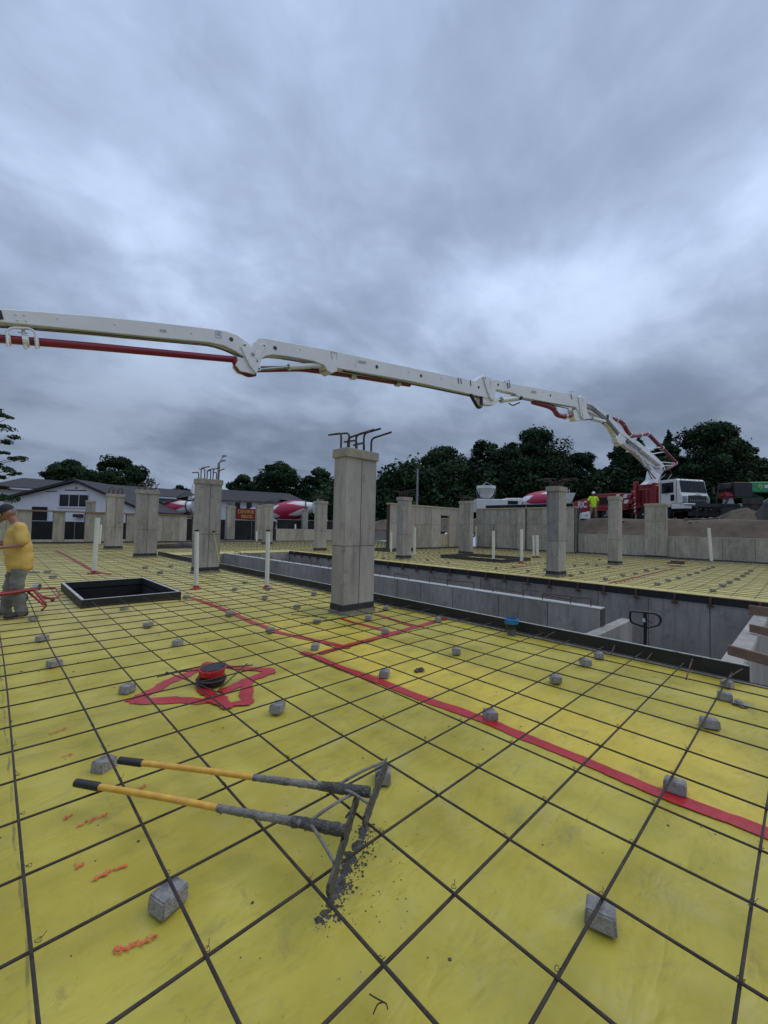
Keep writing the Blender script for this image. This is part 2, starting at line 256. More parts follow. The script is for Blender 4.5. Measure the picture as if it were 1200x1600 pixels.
# ------------------------------------------------------------------ mesh builder
def tag(o, label=None, cat=None, group=None, kind=None):
    if label: o['label'] = label
    if cat: o['category'] = cat
    if group: o['group'] = group
    if kind: o['kind'] = kind
    return o
def thing(name, label, cat, loc=(0, 0, 0), rz=0.0, group=None):
    o = bpy.data.objects.new(name, None); COL.objects.link(o); o.empty_display_size = 0.2
    o.location = loc; o.rotation_euler = (0, 0, rz); return tag(o, label, cat, group)
class MB:
    def __init__(s): s.v = []; s.f = []; s.m = []
    def add(s, vs, fs, mi=0):
        k = len(s.v); s.v += [tuple(p) for p in vs]
        for f_ in fs: s.f.append([i+k for i in f_]); s.m.append(mi)
        return s
    def hexa(s, p, mi=0):   # 8 points bottom 0-3 ccw, top 4-7
        return s.add(p, [(3, 2, 1, 0), (4, 5, 6, 7), (0, 1, 5, 4), (1, 2, 6, 5), (2, 3, 7, 6), (3, 0, 4, 7)], mi)
    def box(s, x0, x1, y0, y1, z0, z1, mi=0):
        return s.hexa([(x0, y0, z0), (x1, y0, z0), (x1, y1, z0), (x0, y1, z0), (x0, y0, z1), (x1, y0, z1), (x1, y1, z1), (x0, y1, z1)], mi)
    def beam(s, a, b, w, h, mi=0, up=(0, 0, 1)):   # rectangular bar from a to b
        a = Vector(a); b = Vector(b); d = (b-a).normalized(); u = Vector(up)
        if abs(d.dot(u)) > 0.98: u = Vector((1, 0, 0))
        sd_ = d.cross(u).normalized(); u = sd_.cross(d).normalized()
        q = [a-sd_*w/2-u*h/2, a+sd_*w/2-u*h/2, b+sd_*w/2-u*h/2, b-sd_*w/2-u*h/2]
        return s.hexa(q+[p+u*h for p in q], mi)
    def tube(s, pts, r, n=8, mi=0, cap=True):
        pts = [Vector(p) for p in pts]; rs = r if isinstance(r, (list, tuple)) else [r]*len(pts)
        k = len(s.v); prev = None
        for i, p in enumerate(pts):
            d = (pts[min(i+1, len(pts)-1)]-pts[max(i-1, 0)]).normalized()
            if prev is None:
                u = Vector((0, 0, 1)) if abs(d.z) < 0.9 else Vector((1, 0, 0))
            else: u = prev
            u = (u-d*u.dot(d)).normalized(); prev = u; v_ = d.cross(u)
            for j in range(n):
                a = 2*math.pi*j/n; s.v.append(tuple(p+u*math.cos(a)*rs[i]+v_*math.sin(a)*rs[i]))
        for i in range(len(pts)-1):
            for j in range(n):
                a = k+i*n+j; b_ = k+i*n+(j+1) % n; s.f.append([a, b_, b_+n, a+n]); s.m.append(mi)
        if cap:
            s.f.append([k+j for j in range(n)][::-1]); s.m.append(mi); e_ = k+(len(pts)-1)*n; s.f.append([e_+j for j in range(n)]); s.m.append(mi)
        return s
    def prism(s, poly, off, mi=0, mi_side=None):
        off = Vector(off); P = [Vector(p) for p in poly]; n = len(P); k = len(s.v)
        s.v += [tuple(p) for p in P]+[tuple(p+off) for p in P]
        s.f.append(list(range(k, k+n))); s.m.append(mi); s.f.append(list(range(k+2*n-1, k+n-1, -1))); s.m.append(mi)
        for i in range(n):
            j = (i+1) % n; s.f.append([k+i, k+n+i, k+n+j, k+j]); s.m.append(mi if mi_side is None else mi_side)
        return s
    def lathe(s, prof, o=(0, 0, 0), ax=(0, 0, 1), n=20, mi=0, mfun=None):
        o = Vector(o); ax = Vector(ax).normalized(); u = Vector((1, 0, 0)) if abs(ax.x) < 0.9 else Vector((0, 1, 0))
        u = (u-ax*u.dot(ax)).normalized(); v_ = ax.cross(u); k = len(s.v)
        for (r_, z_) in prof:
            for j in range(n):
                a = 2*math.pi*j/n; s.v.append(tuple(o+ax*z_+u*math.cos(a)*r_+v_*math.sin(a)*r_))
        for i in range(len(prof)-1):
            for j in range(n):
                a = k+i*n+j; b_ = k+i*n+(j+1) % n; s.f.append([a, b_, b_+n, a+n]); s.m.append(mi if mfun is None else mfun(i, j))
        s.f.append([k+j for j in range(n)][::-1]); s.m.append(mi); e_ = k+(len(prof)-1)*n; s.f.append([e_+j for j in range(n)]); s.m.append(mi)
        return s
    def build(s, name, mats, parent=None, org=None, bevel=0, smooth=False, seg=1, recalc=True):
        if isinstance(mats, str): mats = [mats]
        me = bpy.data.meshes.new(name)
        if org is not None: vs = [(p[0]-org[0], p[1]-org[1], p[2]-org[2]) for p in s.v]
        else: vs = s.v
        me.from_pydata(vs, [], s.f)
        for q in mats: me.materials.append(M[q])
        me.polygons.foreach_set('material_index', s.m)
        bm = bmesh.new(); bm.from_mesh(me)
        if recalc: bmesh.ops.recalc_face_normals(bm, faces=bm.faces)
        if bevel: bmesh.ops.bevel(bm, geom=[e_ for e_ in bm.edges if len(e_.link_faces) == 2 and e_.calc_face_angle(0) > 0.6], offset=bevel, segments=seg, affect='EDGES', clamp_overlap=True)
        if smooth:
            for f_ in bm.faces: f_.smooth = True
            for e_ in bm.edges:
                if len(e_.link_faces) == 2 and e_.calc_face_angle(0) > R(40): e_.smooth = False
        bm.to_mesh(me); bm.free()
        o = bpy.data.objects.new(name, me); COL.objects.link(o)
        if parent is not None: o.parent = parent
        return o
def solo(mb, name, mats, label, cat, base=None, group=None, **k):   # a thing that is one mesh, origin at its base
    base = Vector(base) if base is not None else Vector((sum(p[0] for p in mb.v)/len(mb.v), sum(p[1] for p in mb.v)/len(mb.v), min(p[2] for p in mb.v)))
    o = mb.build(name, mats, org=base, **k); o.location = base; return tag(o, label, cat, group)
def struct(mb, name, mats, label=None, kind='structure', **k):
    o = mb.build(name, mats, **k); o['kind'] = kind
    if label: o['label'] = label
    return o
def copy_tree(o, parent=None):
    c = o.copy(); COL.objects.link(c); c.parent = parent
    for ch in [q for q in list(o.children)]: copy_tree(ch, c)
    return c
def bend(pts, r=0.05, k=5):      # round the corners of a polyline
    pts = [Vector(p) for p in pts]; o = [pts[0]]
    for i in range(1, len(pts)-1):
        a, b, c = pts[i-1], pts[i], pts[i+1]; d1 = (a-b); d2 = (c-b); t = min(r, d1.length*0.45, d2.length*0.45)
        p, q = b+d1.normalized()*t, b+d2.normalized()*t
        for j in range(k+1):
            s_ = j/k; o.append(p*(1-s_)**2+b*2*s_*(1-s_)+q*s_**2)
    o.append(pts[-1]); return o
# ------------------------------------------------------------------ layout (metres)
XN, XF = 5.64, 12.55          # trench: near edge, far edge
YT0, YT1 = -1.55, 19.2        # trench: south end, north end
XE, YNW = 30.2, 32.3          # east wall, north wall
BOX = (1.12, 2.66, 7.10, 9.72)   # box-out in the near slab
# ground sheeting on the slabs, with holes
def sheet():
    xs = sorted(set([-7, -5, -3, -2, -1.5]+[round(v, 3) for v in np.arange(-1, 5.60, 0.09)]+[BOX[0], BOX[1], XN, XF]+[round(v, 2) for v in np.arange(6, 30.1, 0.6)]+[XE+0.02]))
    ys = sorted(set([-7, -5, -4]+[round(v, 3) for v in np.arange(-3, 8, 0.09)]+[BOX[2], BOX[3], YT0, YT1]+[round(v, 2) for v in np.arange(8, 32.2, 0.5)]+[YNW+0.02]))
    idx = {}; vs = []; fs = []
    def V(i, j):
        if (i, j) not in idx:
            x, y = xs[i], ys[j]
            z = 0.012*math.sin(1.9*x+0.7*y)*math.sin(1.3*y-0.5*x)+0.008*math.sin(4.1*x+2.2*math.sin(1.7*y))*math.sin(3.3*y+x)
            if x > 5.4: z = -abs(z)*0.4
            idx[i, j] = len(vs); vs.append((x, y, z-0.012))
        return idx[i, j]
    for i in range(len(xs)-1):
        for j in range(len(ys)-1):
            x, y = (xs[i]+xs[i+1])/2, (ys[j]+ys[j+1])/2
            if XN < x < XF and y < YT1: continue
            if BOX[0] < x < BOX[1] and BOX[2] < y < BOX[3]: continue
            fs.append((V(i, j), V(i+1, j), V(i+1, j+1), V(i, j+1)))
    mb = MB(); mb.add(vs, fs); return mb
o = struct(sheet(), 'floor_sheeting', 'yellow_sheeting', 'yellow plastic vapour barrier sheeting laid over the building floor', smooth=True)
# trench floor
mb = MB(); mb.box(XN-0.2, XF+0.2, YT0-6, YT1+0.3, -2.9, -2.6); struct(mb, 'trench_floor', 'dirt', 'bare dirt at the bottom of the trench')
# terrain round the building, with the embankment on the east side
def terrain_z(x, y):
    def ss(a, b, v):
        t = min(1, max(0, (v-a)/(b-a))); return t*t*(3-2*t)
    e_ = 1.28+1.24*ss(XE+0.2, XE+1.9, x)
    n_ = 0.75*ss(YNW+4.8, YNW+9, y)
    k = ss(YNW+14, YNW-2, y)
    z = 0.0
    if x > XE: z = e_*k+n_*(1-k)
    elif y > YNW: z = n_
    z += (0.05*math.sin(x*0.9+y*0.4)+0.04*math.sin(y*1.7-x*0.6)+0.05*math.sin(3.1*x)*math.sin(2.7*y)+0.03*math.sin(5.3*x+y)*math.sin(4.9*y)) * (0.9 if (x > XE+0.8 or y > YNW+1) else 0)*(1 if x < 60 and y < 70 else 0)
    return z-0.02
def terrain():
    xs = [-900, -300, -100, -40, -15, -7]+list(np.arange(-5, 29, 4))+[XE+0.2]+list(np.arange(XE+0.6, 46, 0.5))+[50, 60, 80, 120, 200, 400, 1200]
    ys = [-900, -300, -100, -40, -20, -10, -7]+list(np.arange(-6, 32, 0.8))+[YNW+0.25]+list(np.arange(YNW+0.8, 48, 1.0))+[50, 60, 80, 120, 200, 400, 1200]
    vs = [(x, y, terrain_z(x, y)) for x in xs for y in ys]; n = len(ys); fs = []
    for i in range(len(xs)-1):
        for j in range(n-1):
            x, y = (xs[i]+xs[i+1])/2, (ys[j]+ys[j+1])/2
            if -7 < x < XE+0.2 and -7 < y < YNW+0.25: continue
            fs.append((i*n+j, (i+1)*n+j, (i+1)*n+j+1, i*n+j+1))
    mb = MB(); mb.add(vs, fs); return mb
struct(terrain(), 'ground', 'dirt', 'bare brown earth around the building site', smooth=True)
# ------------------------------------------------------------------ poured walls
def wall_panels(mb, a, b, z0, z1, th, seed, mi=(0, 1, 2), seam=3, side=1, rows=(0.5,), wmin=0.5, wmax=1.1, solid=True):
    """wall from a to b (xy). face panels stand 4-7 mm proud of the core towards side*normal"""
    rr = random.Random(seed); a = Vector((a[0], a[1], 0)); b = Vector((b[0], b[1], 0)); d = (b-a); Ln = d.length; d.normalize(); n_ = Vector((-d.y, d.x, 0))*side
    def q(s0, s1, o0, o1, za, zb, m_i):
        p = [a+d*s0+n_*o0, a+d*s1+n_*o0, a+d*s1+n_*o1, a+d*s0+n_*o1]
        mb.hexa([(v.x, v.y, za) for v in p]+[(v.x, v.y, zb) for v in p], m_i)
    if solid: q(0, Ln, -th, 0, z0, z1, seam)
    s = 0
    while s < Ln-0.05:
        w_ = rr.uniform(wmin, wmax); e_ = min(Ln, s+w_)
        if Ln-e_ < 0.25: e_ = Ln
        cuts = [z0]+[z0+(z1-z0)*r_ for r_ in rows]+[z1]
        for k in range(len(cuts)-1):
            q(s+0.008, e_-0.008, 0, 0.004+rr.random()*0.004, cuts[k]+0.006, cuts[k+1]-0.006, rr.choice(mi))
        s = e_
def onX(pxl, X, z=0.0):   # y of the point on plane x = X seen at photo column pxl
    lo, hi = -8.0, 60.0
    for _ in range(50):
        m = (lo+hi)/2
        if px(Vector((X, m, z)))[0] > pxl: lo = m
        else: hi = m
    return lo
def onY(pxl, Y, z=0.0):
    lo, hi = -3.0, 120.0
    for _ in range(50):
        m = (lo+hi)/2
        if px(Vector((m, Y, z)))[0] < pxl: lo = m
        else: hi = m
    return lo
CM = ['concrete', 'concrete_pale', 'concrete_dark', 'seam', 'concrete_top', 'timber_pale', 'felt']
# east wall: low part
YTALL = onX(903, XE); YC = onX(746, XE)
t = thing('foundation_wall', 'low grey poured concrete foundation wall in front of the dirt bank and pump truck', 'wall', (XE, 3, 0))
mb = MB(); wall_panels(mb, (XE, -7), (XE, YTALL), 0, 1.36, 0.25, 3, side=1, rows=(), wmin=0.9, wmax=1.7); mb.box(XE-0.01, XE+0.25, -7, YTALL, 1.36, 1.385, 4)
mb.build('wall_face', CM, t, org=t.location)
mb = MB(); mb.box(XE-0.03, XE-0.009, -7, YTALL, 0, 0.10); mb.build('base_strip', 'felt', t, org=t.location)
# east wall: tall part
t = thing('foundation_wall', 'tall grey concrete wall with two grey conduits in front and black fence above', 'wall', (XE, 13, 0))
mb = MB(); wall_panels(mb, (XE-0.25, YTALL), (XE-0.25, YC), 0, 3.22, 0.35, 5, side=1, rows=(0.3, 0.62), wmin=0.5, wmax=1.2)
mb.box(XE-0.32, XE+0.1, YTALL, YC, 3.22, 3.32, 5)
mb.build('wall_face', CM, t, org=t.location)
for yy in (onX(818, XE), onX(893, XE)):
    m2_ = MB(); wall_panels(m2_, (XE-0.42, yy-0.35), (XE-0.42, yy+0.35), 0, 3.2, 0.15, 9, side=1, rows=(0.62,), wmin=0.7, wmax=0.8, mi=(1,)); m2_.build('pilaster', CM, t, org=t.location)
mb = MB(); mb.box(XE-0.30, XE-0.26, YTALL, YC, 0, 0.09); mb.build('base_strip', 'felt', t, org=t.location)
# north-east return wall with doorway, facing the camera
YR = YC+0.1
t = thing('foundation_wall', 'tall grey concrete wall with a doorway opening behind the white pipes', 'wall', (24, YR, 0))
xa, xd0, xd1 = onY(608, YR), onY(688, YR), onY(703, YR)
mb = MB(); wall_panels(mb, (xa, YR), (xd0, YR), 0, 3.12, 0.3, 6, side=-1, rows=(0.58,), wmin=0.6, wmax=1.3)
wall_panels(mb, (xd1, YR), (XE-0.7, YR), 0, 3.12, 0.3, 8, side=-1, rows=(0.58,), wmin=0.6, wmax=1.2)
wall_panels(mb, (xd0, YR), (xd1, YR), 2.55, 3.12, 0.3, 8, side=-1, rows=(), wmin=2, wmax=3)
mb.box(xa-0.05, XE-0.7, YR-0.04, YR+0.34, 3.12, 3.22, 5); mb.build('wall_face', CM, t, org=t.location)
mb = MB()
for i in range(3): mb.box(xd0+0.02+i*(xd1-xd0)/3, xd0+(i+1)*(xd1-xd0)/3-0.02, YR+0.1, YR+0.14, 0.05, 1.0)
mb.box(xd0, xd1, YR+0.12, YR+0.16, 1.0, 1.12); mb.build('blocking_panel', 'timber_pale', t, org=t.location)
mb = MB(); mb.box(xd1-0.12, xd1, YR-0.02, YR+0.2, 0, 2.55); mb.build('door_jamb', 'timber_pale', t, org=t.location)
mb = MB(); mb.box(xa, XE-0.7, YR-0.03, YR-0.011, 0, 0.09); mb.build('base_strip', 'felt', t, org=t.location)
# north wall: low part
xl0, xl1 = onY(431, YNW), onY(645, YNW)
t = thing('foundation_wall', 'low grey concrete wall at the far end in front of the red mixer drum', 'wall', ((xl0+xl1)/2, YNW, 0))
mb = MB(); wall_panels(mb, (xl0, YNW), (xl1, YNW), 0, 1.14, 0.3, 11, side=-1, rows=(), wmin=0.7, wmax=1.5); mb.box(xl0, xl1, YNW-0.01, YNW+0.3, 1.14, 1.17, 4); mb.build('wall_face', CM, t, org=t.location)
# north wall: western part with openings under a long timber plate
t = thing('foundation_wall', 'grey concrete wall with window openings under a long timber plate, before the white gabled building', 'wall', (5, YNW, 0))
mb = MB(); WT = 2.05
spans = [(-40, 48, 0), (81, 100, 0), (131, 165, 0), (196, 291, 0), (300, 312, 0)]
xw0 = onY(-40, YNW) if True else 0
for a_, b_, k_ in spans: wall_panels(mb, (onY(a_, YNW), YNW), (onY(b_, YNW), YNW), 0, WT, 0.3, 20+a_, side=-1, rows=(), wmin=0.8, wmax=1.4)
for a_, b_ in ((48, 81), (100, 131), (165, 196)): mb.box(onY(a_, YNW), onY(b_, YNW), YNW, YNW+0.3, 0, 0.24, 1)
mb.build('wall_face', CM, t, org=t.location)
mb = MB(); mb.box(onY(-40, YNW), onY(316, YNW), YNW-0.06, YNW+0.34, WT, WT+0.09); mb.build('top_plate', 'timber', t, org=t.location)
mb = MB(); mb.box(onY(-40, YNW), onY(316, YNW), YNW-0.04, YNW-0.02, 0, 0.10); mb.build('base_strip', 'felt', t, org=t.location)
# ------------------------------------------------------------------ trench walls
t = thing('retaining_wall', 'long grey concrete wall on the far side of the trench under the far slab edge', 'wall', (XF, 8, -2.6))
mb = MB(); wall_panels(mb, (XF, -7), (XF, YT1), -2.6, -0.16, 0.3, 31, side=1, rows=(0.45,), wmin=1.0, wmax=1.7)
mb.build('wall_face', ['concrete_blue', 'concrete_dark', 'concrete_blue', 'seam'], t, org=t.location)
mb = MB(); mb.box(XF-0.012, XF+0.05, -7, YT1, -0.17, -0.145); mb.build('top_edge', 'concrete_top', t, org=t.location)
for k in range(3):
    yy = (1.05, 0.45, -0.15)[k]; p = Vector((XF-0.015, yy, -1.55+0.05*k)); m_ = MB(); m_.tube([p, p+Vector((0.03, 0, 0))], 0.035, 10); m_.build('tie_hole', 'pit', t, org=t.location)
t = thing('edge_form', 'dark edge form with rusty brackets along the rim of the far slab', 'formwork', (XF, 8, -0.15))
mb = MB(); mb.box(XF-0.035, XF-0.008, -3.2, YT1, -0.14, 0.03); mb.box(XF-0.045, XF+0.0, -3.2, YT1, 0.031, 0.05, 1); mb.build('board', ['black_board', 'timber'], t, org=t.location)
y = -2.6
while y < YT1:
    m_ = MB(); m_.box(XF-0.075, XF-0.037, y, y+0.05, -0.20, 0.035); m_.box(XF-0.09, XF-0.045, y-0.05, y+0.09, -0.21, -0.17); m_.build('bracket', 'rusty', t, org=t.location)
    y += random.uniform(0.7, 1.0)
# knee wall in the trench with bent dowels
XK = 8.68
t = thing('trench_wall', 'inner concrete wall running down the middle of the trench, bent rebar along its top', 'wall', (XK, 10, -2.6))
mb = MB(); wall_panels(mb, (XK, 1.08), (XK, YT1), -2.6, 0.0, 0.26, 41, side=1, rows=(0.5,), wmin=0.8, wmax=1.5); mb.box(XK-0.01, XK+0.26, 1.08, YT1, 0.0, 0.02, 4)
mb.build('wall_face', ['concrete_blue', 'concrete_blue', 'concrete_dark', 'seam', 'concrete_top'], t, org=t.location)
y = 1.3; i = 0
while y < 18.6:
    hh = random.uniform(0.10, 0.2); ln = random.uniform(0.35, 0.75); dr = random.choice((1, 1, -1)); sk_ = random.uniform(-0.12, 0.12)
    b0 = Vector((XK+0.1, y, 0.0)); m_ = MB()
    m_.tube(bend([b0, b0+Vector((0, 0.01*dr, hh)), b0+Vector((sk_, -ln*dr, hh*random.uniform(0.75, 1.1)))], 0.05, 4), 0.011, 6); m_.build('rebar_hook', 'rusty', t, org=t.location)
    y += random.uniform(0.35, 0.95)
# cross wall near the pallet jack
t = thing('trench_wall', 'short pale cross wall in the trench just left of the black pallet jack handle', 'wall', (8.0, 0.5, -2.6))
p0, p1 = at(937, 986, -0.35), at(981, 967, -0.35)
mb = MB(); dd = (p1-p0).normalized()
mb.hexa([(p0.x-1.2, p0.y-0.1, -2.6), (p1.x, p0.y-0.1, -2.6), (p1.x, p0.y+0.12, -2.6), (p0.x-1.2, p0.y+0.12, -2.6), (p0.x-1.2, p0.y-0.1, -0.35), (p1.x, p0.y-0.1, -0.35), (p1.x, p0.y+0.12, -0.35), (p0.x-1.2, p0.y+0.12, -0.35)], 0)
mb.build('wall_body', 'concrete_blue', t, org=t.location, bevel=0.01)
# near retaining wall below the near slab (south of which the board ends)
t = thing('retaining_wall', 'concrete wall under the near slab edge, seen at the right end of the black form board', 'wall', (XN, 5, -2.6))
mb = MB(); mb.box(XN-0.25, XN, -7, YT1, -2.6, -0.03); mb.build('wall_body', 'concrete_blue', t, org=t.location)
t = thing('retaining_wall', 'concrete wall closing the far left end of the trench', 'wall', (9, YT1, -2.6))
mb = MB(); mb.box(XN+0.003, XF-0.003, YT1, YT1+0.25, -2.6, -0.03); mb.build('wall_body', 'concrete_blue', t, org=t.location)
t = thing('trench_wall', 'pale concrete wall across the trench at the right edge, crossed by brown planks', 'wall', (9, -1.9, -2.6))
WY = at(1168, 996, -0.09).y; mb = MB(); mb.box(XN+0.6, XF-0.02, WY-0.12, WY+0.12, -2.6, -0.10, 0); mb.build('wall_body', 'concrete_blue', t, org=t.location, bevel=0.015)
mb = MB(); mb.box(XN+0.6, XF-0.02, WY-0.11, WY+0.11, -0.10, -0.085); mb.build('wall_top', 'concrete_blue', t, org=t.location)
def plank(a, b, w_, h_, label):
    mb = MB(); mb.beam(a, b, w_, h_); solo(mb, 'timber_plank', 'timber', label, 'plank', bevel=0.006, group='brown planks laid across the trench wall')
plank(at(1138, 1015, 0.1), at(1238, 1042, 0.1), 0.045, 0.125, 'brown plank on edge over the trench wall, nearest of the three by the black board')
plank(at(1172, 981, 0.0), at(1240, 996, 0.0), 0.05, 0.13, 'brown plank across the trench wall, middle of the three at the right edge')
plank(at(1170, 953, 0.0), at(1240, 962, 0.0), 0.05, 0.20, 'brown plank across the trench wall, farthest of the three beside the far slab corner')
mb = MB(); mb.tube([(12.0, -0.8, -1.2), (12.1, -2.0, -1.25)], 0.02, 6); solo(mb, 'steel_rod', 'rusty', 'thin rusty rod against the trench wall near the planks', 'rod')
# near edge form board
t = thing('edge_form', 'long black form board along the near edge of the trench', 'formwork', (XN, 8, 0))
mb = MB(); mb.box(XN, XN+0.022, -1.38, YT1+0.2, -0.06, 0.17); mb.build('board', 'black_board', t, org=t.location)
mb = MB(); mb.box(XN-0.002, XN+0.024, -1.37, YT1+0.2, 0.17, 0.178); mb.build('top_edge', 'board_edge', t, org=t.location)
mb = MB(); mb.box(XN-0.05, XN-0.003, -1.9, YT1, -0.004, 0.006); mb.build('foot_shade_strip', 'concrete_dark', t, org=t.location)  # narrow dark strip standing in for shade at the board's foot, no real footing
# ------------------------------------------------------------------ box-outs
def boxout(name, x0, x1, y0, y1, h, label, lip=0.055, group=None, mats=('black_board', 'board_edge')):
    t = thing(name, label, 'box-out', ((x0+x1)/2, (y0+y1)/2, 0), group=group)
    for (a, b, c, d) in ((x0-lip, x0, y0-lip, y1+lip), (x1, x1+lip, y0-lip, y1+lip), (x0, x1, y0-lip, y0), (x0, x1, y1, y1+lip)):
        m_ = MB(); m_.box(a, b, c, d, -0.02, h, 0); m_.box(a+0.003, b-0.003, c+0.003, d-0.003, h, h+0.004, 1); m_.build('side_board', list(mats), t, org=t.location)
    return t
t = boxout('slab_opening', BOX[0], BOX[1], BOX[2], BOX[3], 0.145, 'open black box-out frame round a dark pit behind the leaning worker')
mb = MB(); a, b, c, d = BOX
for q in ([(a, c), (a, d)], [(a, d), (b, d)], [(b, d), (b, c)], [(b, c), (a, c)]):
    (x0_, y0_), (x1_, y1_) = q; mb.add([(x0_, y0_, 0), (x1_, y1_, 0), (x1_, y1_, -1.3), (x0_, y0_, -1.3)], [(0, 1, 2, 3)])
mb.add([(a, c, -1.3), (b, c, -1.3), (b, d, -1.3), (a, d, -1.3)], [(0, 1, 2, 3)]); mb.build('pit_lining', 'pit', t, org=t.location, recalc=False)
def far_box(pl, pr_, pf, pb, h, label):
    P = [at(*p, 0) for p in (pl, pr_, pf, pb)]; x0_ = min(P[2].x, P[0].x); y0_ = min(P[2].y, P[1].y); x1_ = max(P[3].x, P[1].x); y1_ = max(P[3].y, P[0].y)
    t = boxout('slab_opening', x0_, x1_, y0_, y1_, h, label, lip=0.1, group='dark box-outs on the far slab', mats=('black_board', 'felt'))
    m_ = MB(); m_.box(x0_, x1_, y0_, y1_, 0.004, 0.02); m_.build('pit_cover', 'pit', t, org=t.location)
p = at(745, 873); boxout('slab_opening', p.x-1.0, p.x+1.6, p.y-2.0, p.y+1.4, 0.14, 'low dark box-out frame at the foot of the column with three face panels', lip=0.12, group='dark box-outs on the far slab', mats=('black_board', 'felt'))
p = at(612, 860); boxout('slab_opening', p.x-1.2, p.x+0.9, p.y-0.9, p.y+0.9, 0.12, 'low dark box-out frame left of the column beside three white pipes', lip=0.12, group='dark box-outs on the far slab', mats=('black_board', 'felt'))
p = at(263, 855); boxout('slab_opening', p.x-1.1, p.x+1.0, p.y-1.2, p.y+1.2, 0.12, 'low dark box-out frame between the two left columns at the trench end', lip=0.12, group='dark box-outs on the far slab', mats=('black_board', 'felt'))
# ------------------------------------------------------------------ rebar mats
GX, GY = 0.4064, 0.41725
OX, OY = 0.0, 0.0
RB = 0.0063
def bar(mb, a, b, r, wob=0.012, step=0.85, n=6, seed=0):
    rr = random.Random(seed); a = Vector(a); b = Vector(b); k = max(2, int((b-a).length/step)); d = (b-a); pts = []
    nx = Vector((-d.y, d.x, 0)).normalized(); ph = rr.random()*6; am = rr.uniform(0.3, 1)*wob
    for i in range(k+1):
        s_ = i/k; pts.append(a+d*s_+nx*(math.sin(ph+s_*d.length*0.9)*am)+Vector((0, 0, math.sin(ph*2+s_*d.length*1.1)*0.006)))
    mb.tube(pts, r, n)
t = thing('rebar_mat', 'grid of dark steel reinforcing bars tied over the near yellow sheeting', 'rebar', (2, 6, 0))
ZB, ZT = 0.088, 0.104
nbar = 0
for i in range(-3, 14):
    m_ = MB(); x_ = i*GX+OX+random.uniform(-0.012, 0.012)
    if BOX[0]-0.06 < x_ < BOX[1]+0.06:
        bar(m_, (x_, -3.2, ZT), (x_, BOX[2]-0.07, ZT), RB, seed=i); m_.build('bar', 'rebar', t, org=t.location, smooth=True); m_ = MB(); bar(m_, (x_, BOX[3]+0.07, ZT), (x_, 31.9, ZT), RB, seed=i+50)
    else: bar(m_, (x_, -3.2, ZT), (x_+random.uniform(-0.03, 0.03), 31.9, ZT), RB, seed=i)
    m_.build('bar', 'rebar', t, org=t.location, smooth=True); nbar += 1
j = -7
ys_ = [j_*GY+OY for j_ in range(-5, 76)]
for j_, yv in enumerate(ys_):
    if yv > 30.6: break
    x1_ = XN+random.uniform(-0.12, -0.02) if yv < YT1 else XN+0.3
    x0_ = -1.6 if yv < 3 else -1.0
    m_ = MB(); lift = 0.05 if yv < 1.6 else 0.0
    if BOX[2]-0.06 < yv < BOX[3]+0.06:
        bar(m_, (x0_, yv, ZB), (BOX[0]-0.07, yv, ZB), RB, wob=0.008, seed=500+j_); m_.build('bar', 'rebar', t, org=t.location, smooth=True); m_ = MB(); bar(m_, (BOX[1]+0.07, yv, ZB), (x1_, yv, ZB), RB, wob=0.008, seed=600+j_)
    else: bar(m_, (x0_, yv, ZB), (x1_, yv+random.uniform(-0.02, 0.02), ZB), RB, wob=0.008, seed=500+j_)
    m_.build('bar', 'rebar', t, org=t.location, smooth=True); nbar += 1
# bars lapping at the trench edge
for k, (a_, b_) in enumerate((((1160, 1045), (1128, 1068)), ((1082, 1030), (1072, 1062)), ((1027, 1012), (1008, 1034)), ((965, 1000), (955, 1022)), ((872, 985), (845, 1000)))):
    p, q = at(*a_, 0.14), at(*b_, 0.05); m_ = MB(); m_.tube([p, (p+q)/2+Vector((0, 0, 0.01)), q], RB, 6); m_.build('lap_bar', 'rusty', t, org=t.location, smooth=True)
# diagonal bars round the column foot and the floor drain
for (a_, b_) in (((470, 975), (600, 955)), ((505, 985), (560, 975)), ((455, 960), (512, 965))):
    p, q = at(*a_, 0.115), at(*b_, 0.115); m_ = MB(); m_.tube([p, q], RB, 6); m_.build('diagonal_bar', 'rebar', t, org=t.location)
for (a_, b_) in (((260, 1050), (347, 1084)), ((258, 1052), (395, 1039)), ((334, 1085), (386, 1037)), ((245, 1058), (300, 1045))):
    p, q = at(*a_, 0.12), at(*b_, 0.12); m_ = MB(); m_.tube([p, q], RB*0.9, 6); m_.build('diagonal_bar', 'rebar', t, org=t.location)
# tie wires at the nearest crossings
for i in range(-2, 10):
    for j_ in range(-5, 6):
        P = Vector((i*GX, j_*GY, 0.11)); u_, v_ = px(P)
        if not (-20 < u_ < 1230 and 1120 < v_ < 1620): continue
        a_ = random.random()*6.28; m_ = MB(); d_ = Vector((math.cos(a_), math.sin(a_), 0)); e2 = Vector((-d_.y, d_.x, 0))
        c_ = P+Vector((0, 0, 0.006)); rr_ = 0.010
        m_.tube([c_+Vector((math.cos(q)*rr_, math.sin(q)*rr_, 0.003*math.sin(2*q))) for q in np.linspace(0, 6.0, 9)], 0.0013, 4)
        m_.tube([c_, c_+d_*0.012+Vector((0, 0, 0.008)), c_+d_*0.022+e2*0.008+Vector((0, 0, 0.012+random.random()*0.012))], 0.0012, 4); m_.build('tie_wire', 'rebar', t, org=t.location)
t = thing('rebar_mat', 'grid of dark steel reinforcing bars over the yellow sheeting beyond the trench', 'rebar', (20, 10, 0))
XB0 = XF+0.05; cand = []
for i in range(0, 41):
    x_ = XB0+0.2+i*GX
    if x_ < XE-0.2: cand.append(((x_, -3.2, ZT), (x_, 31.9, ZT)))
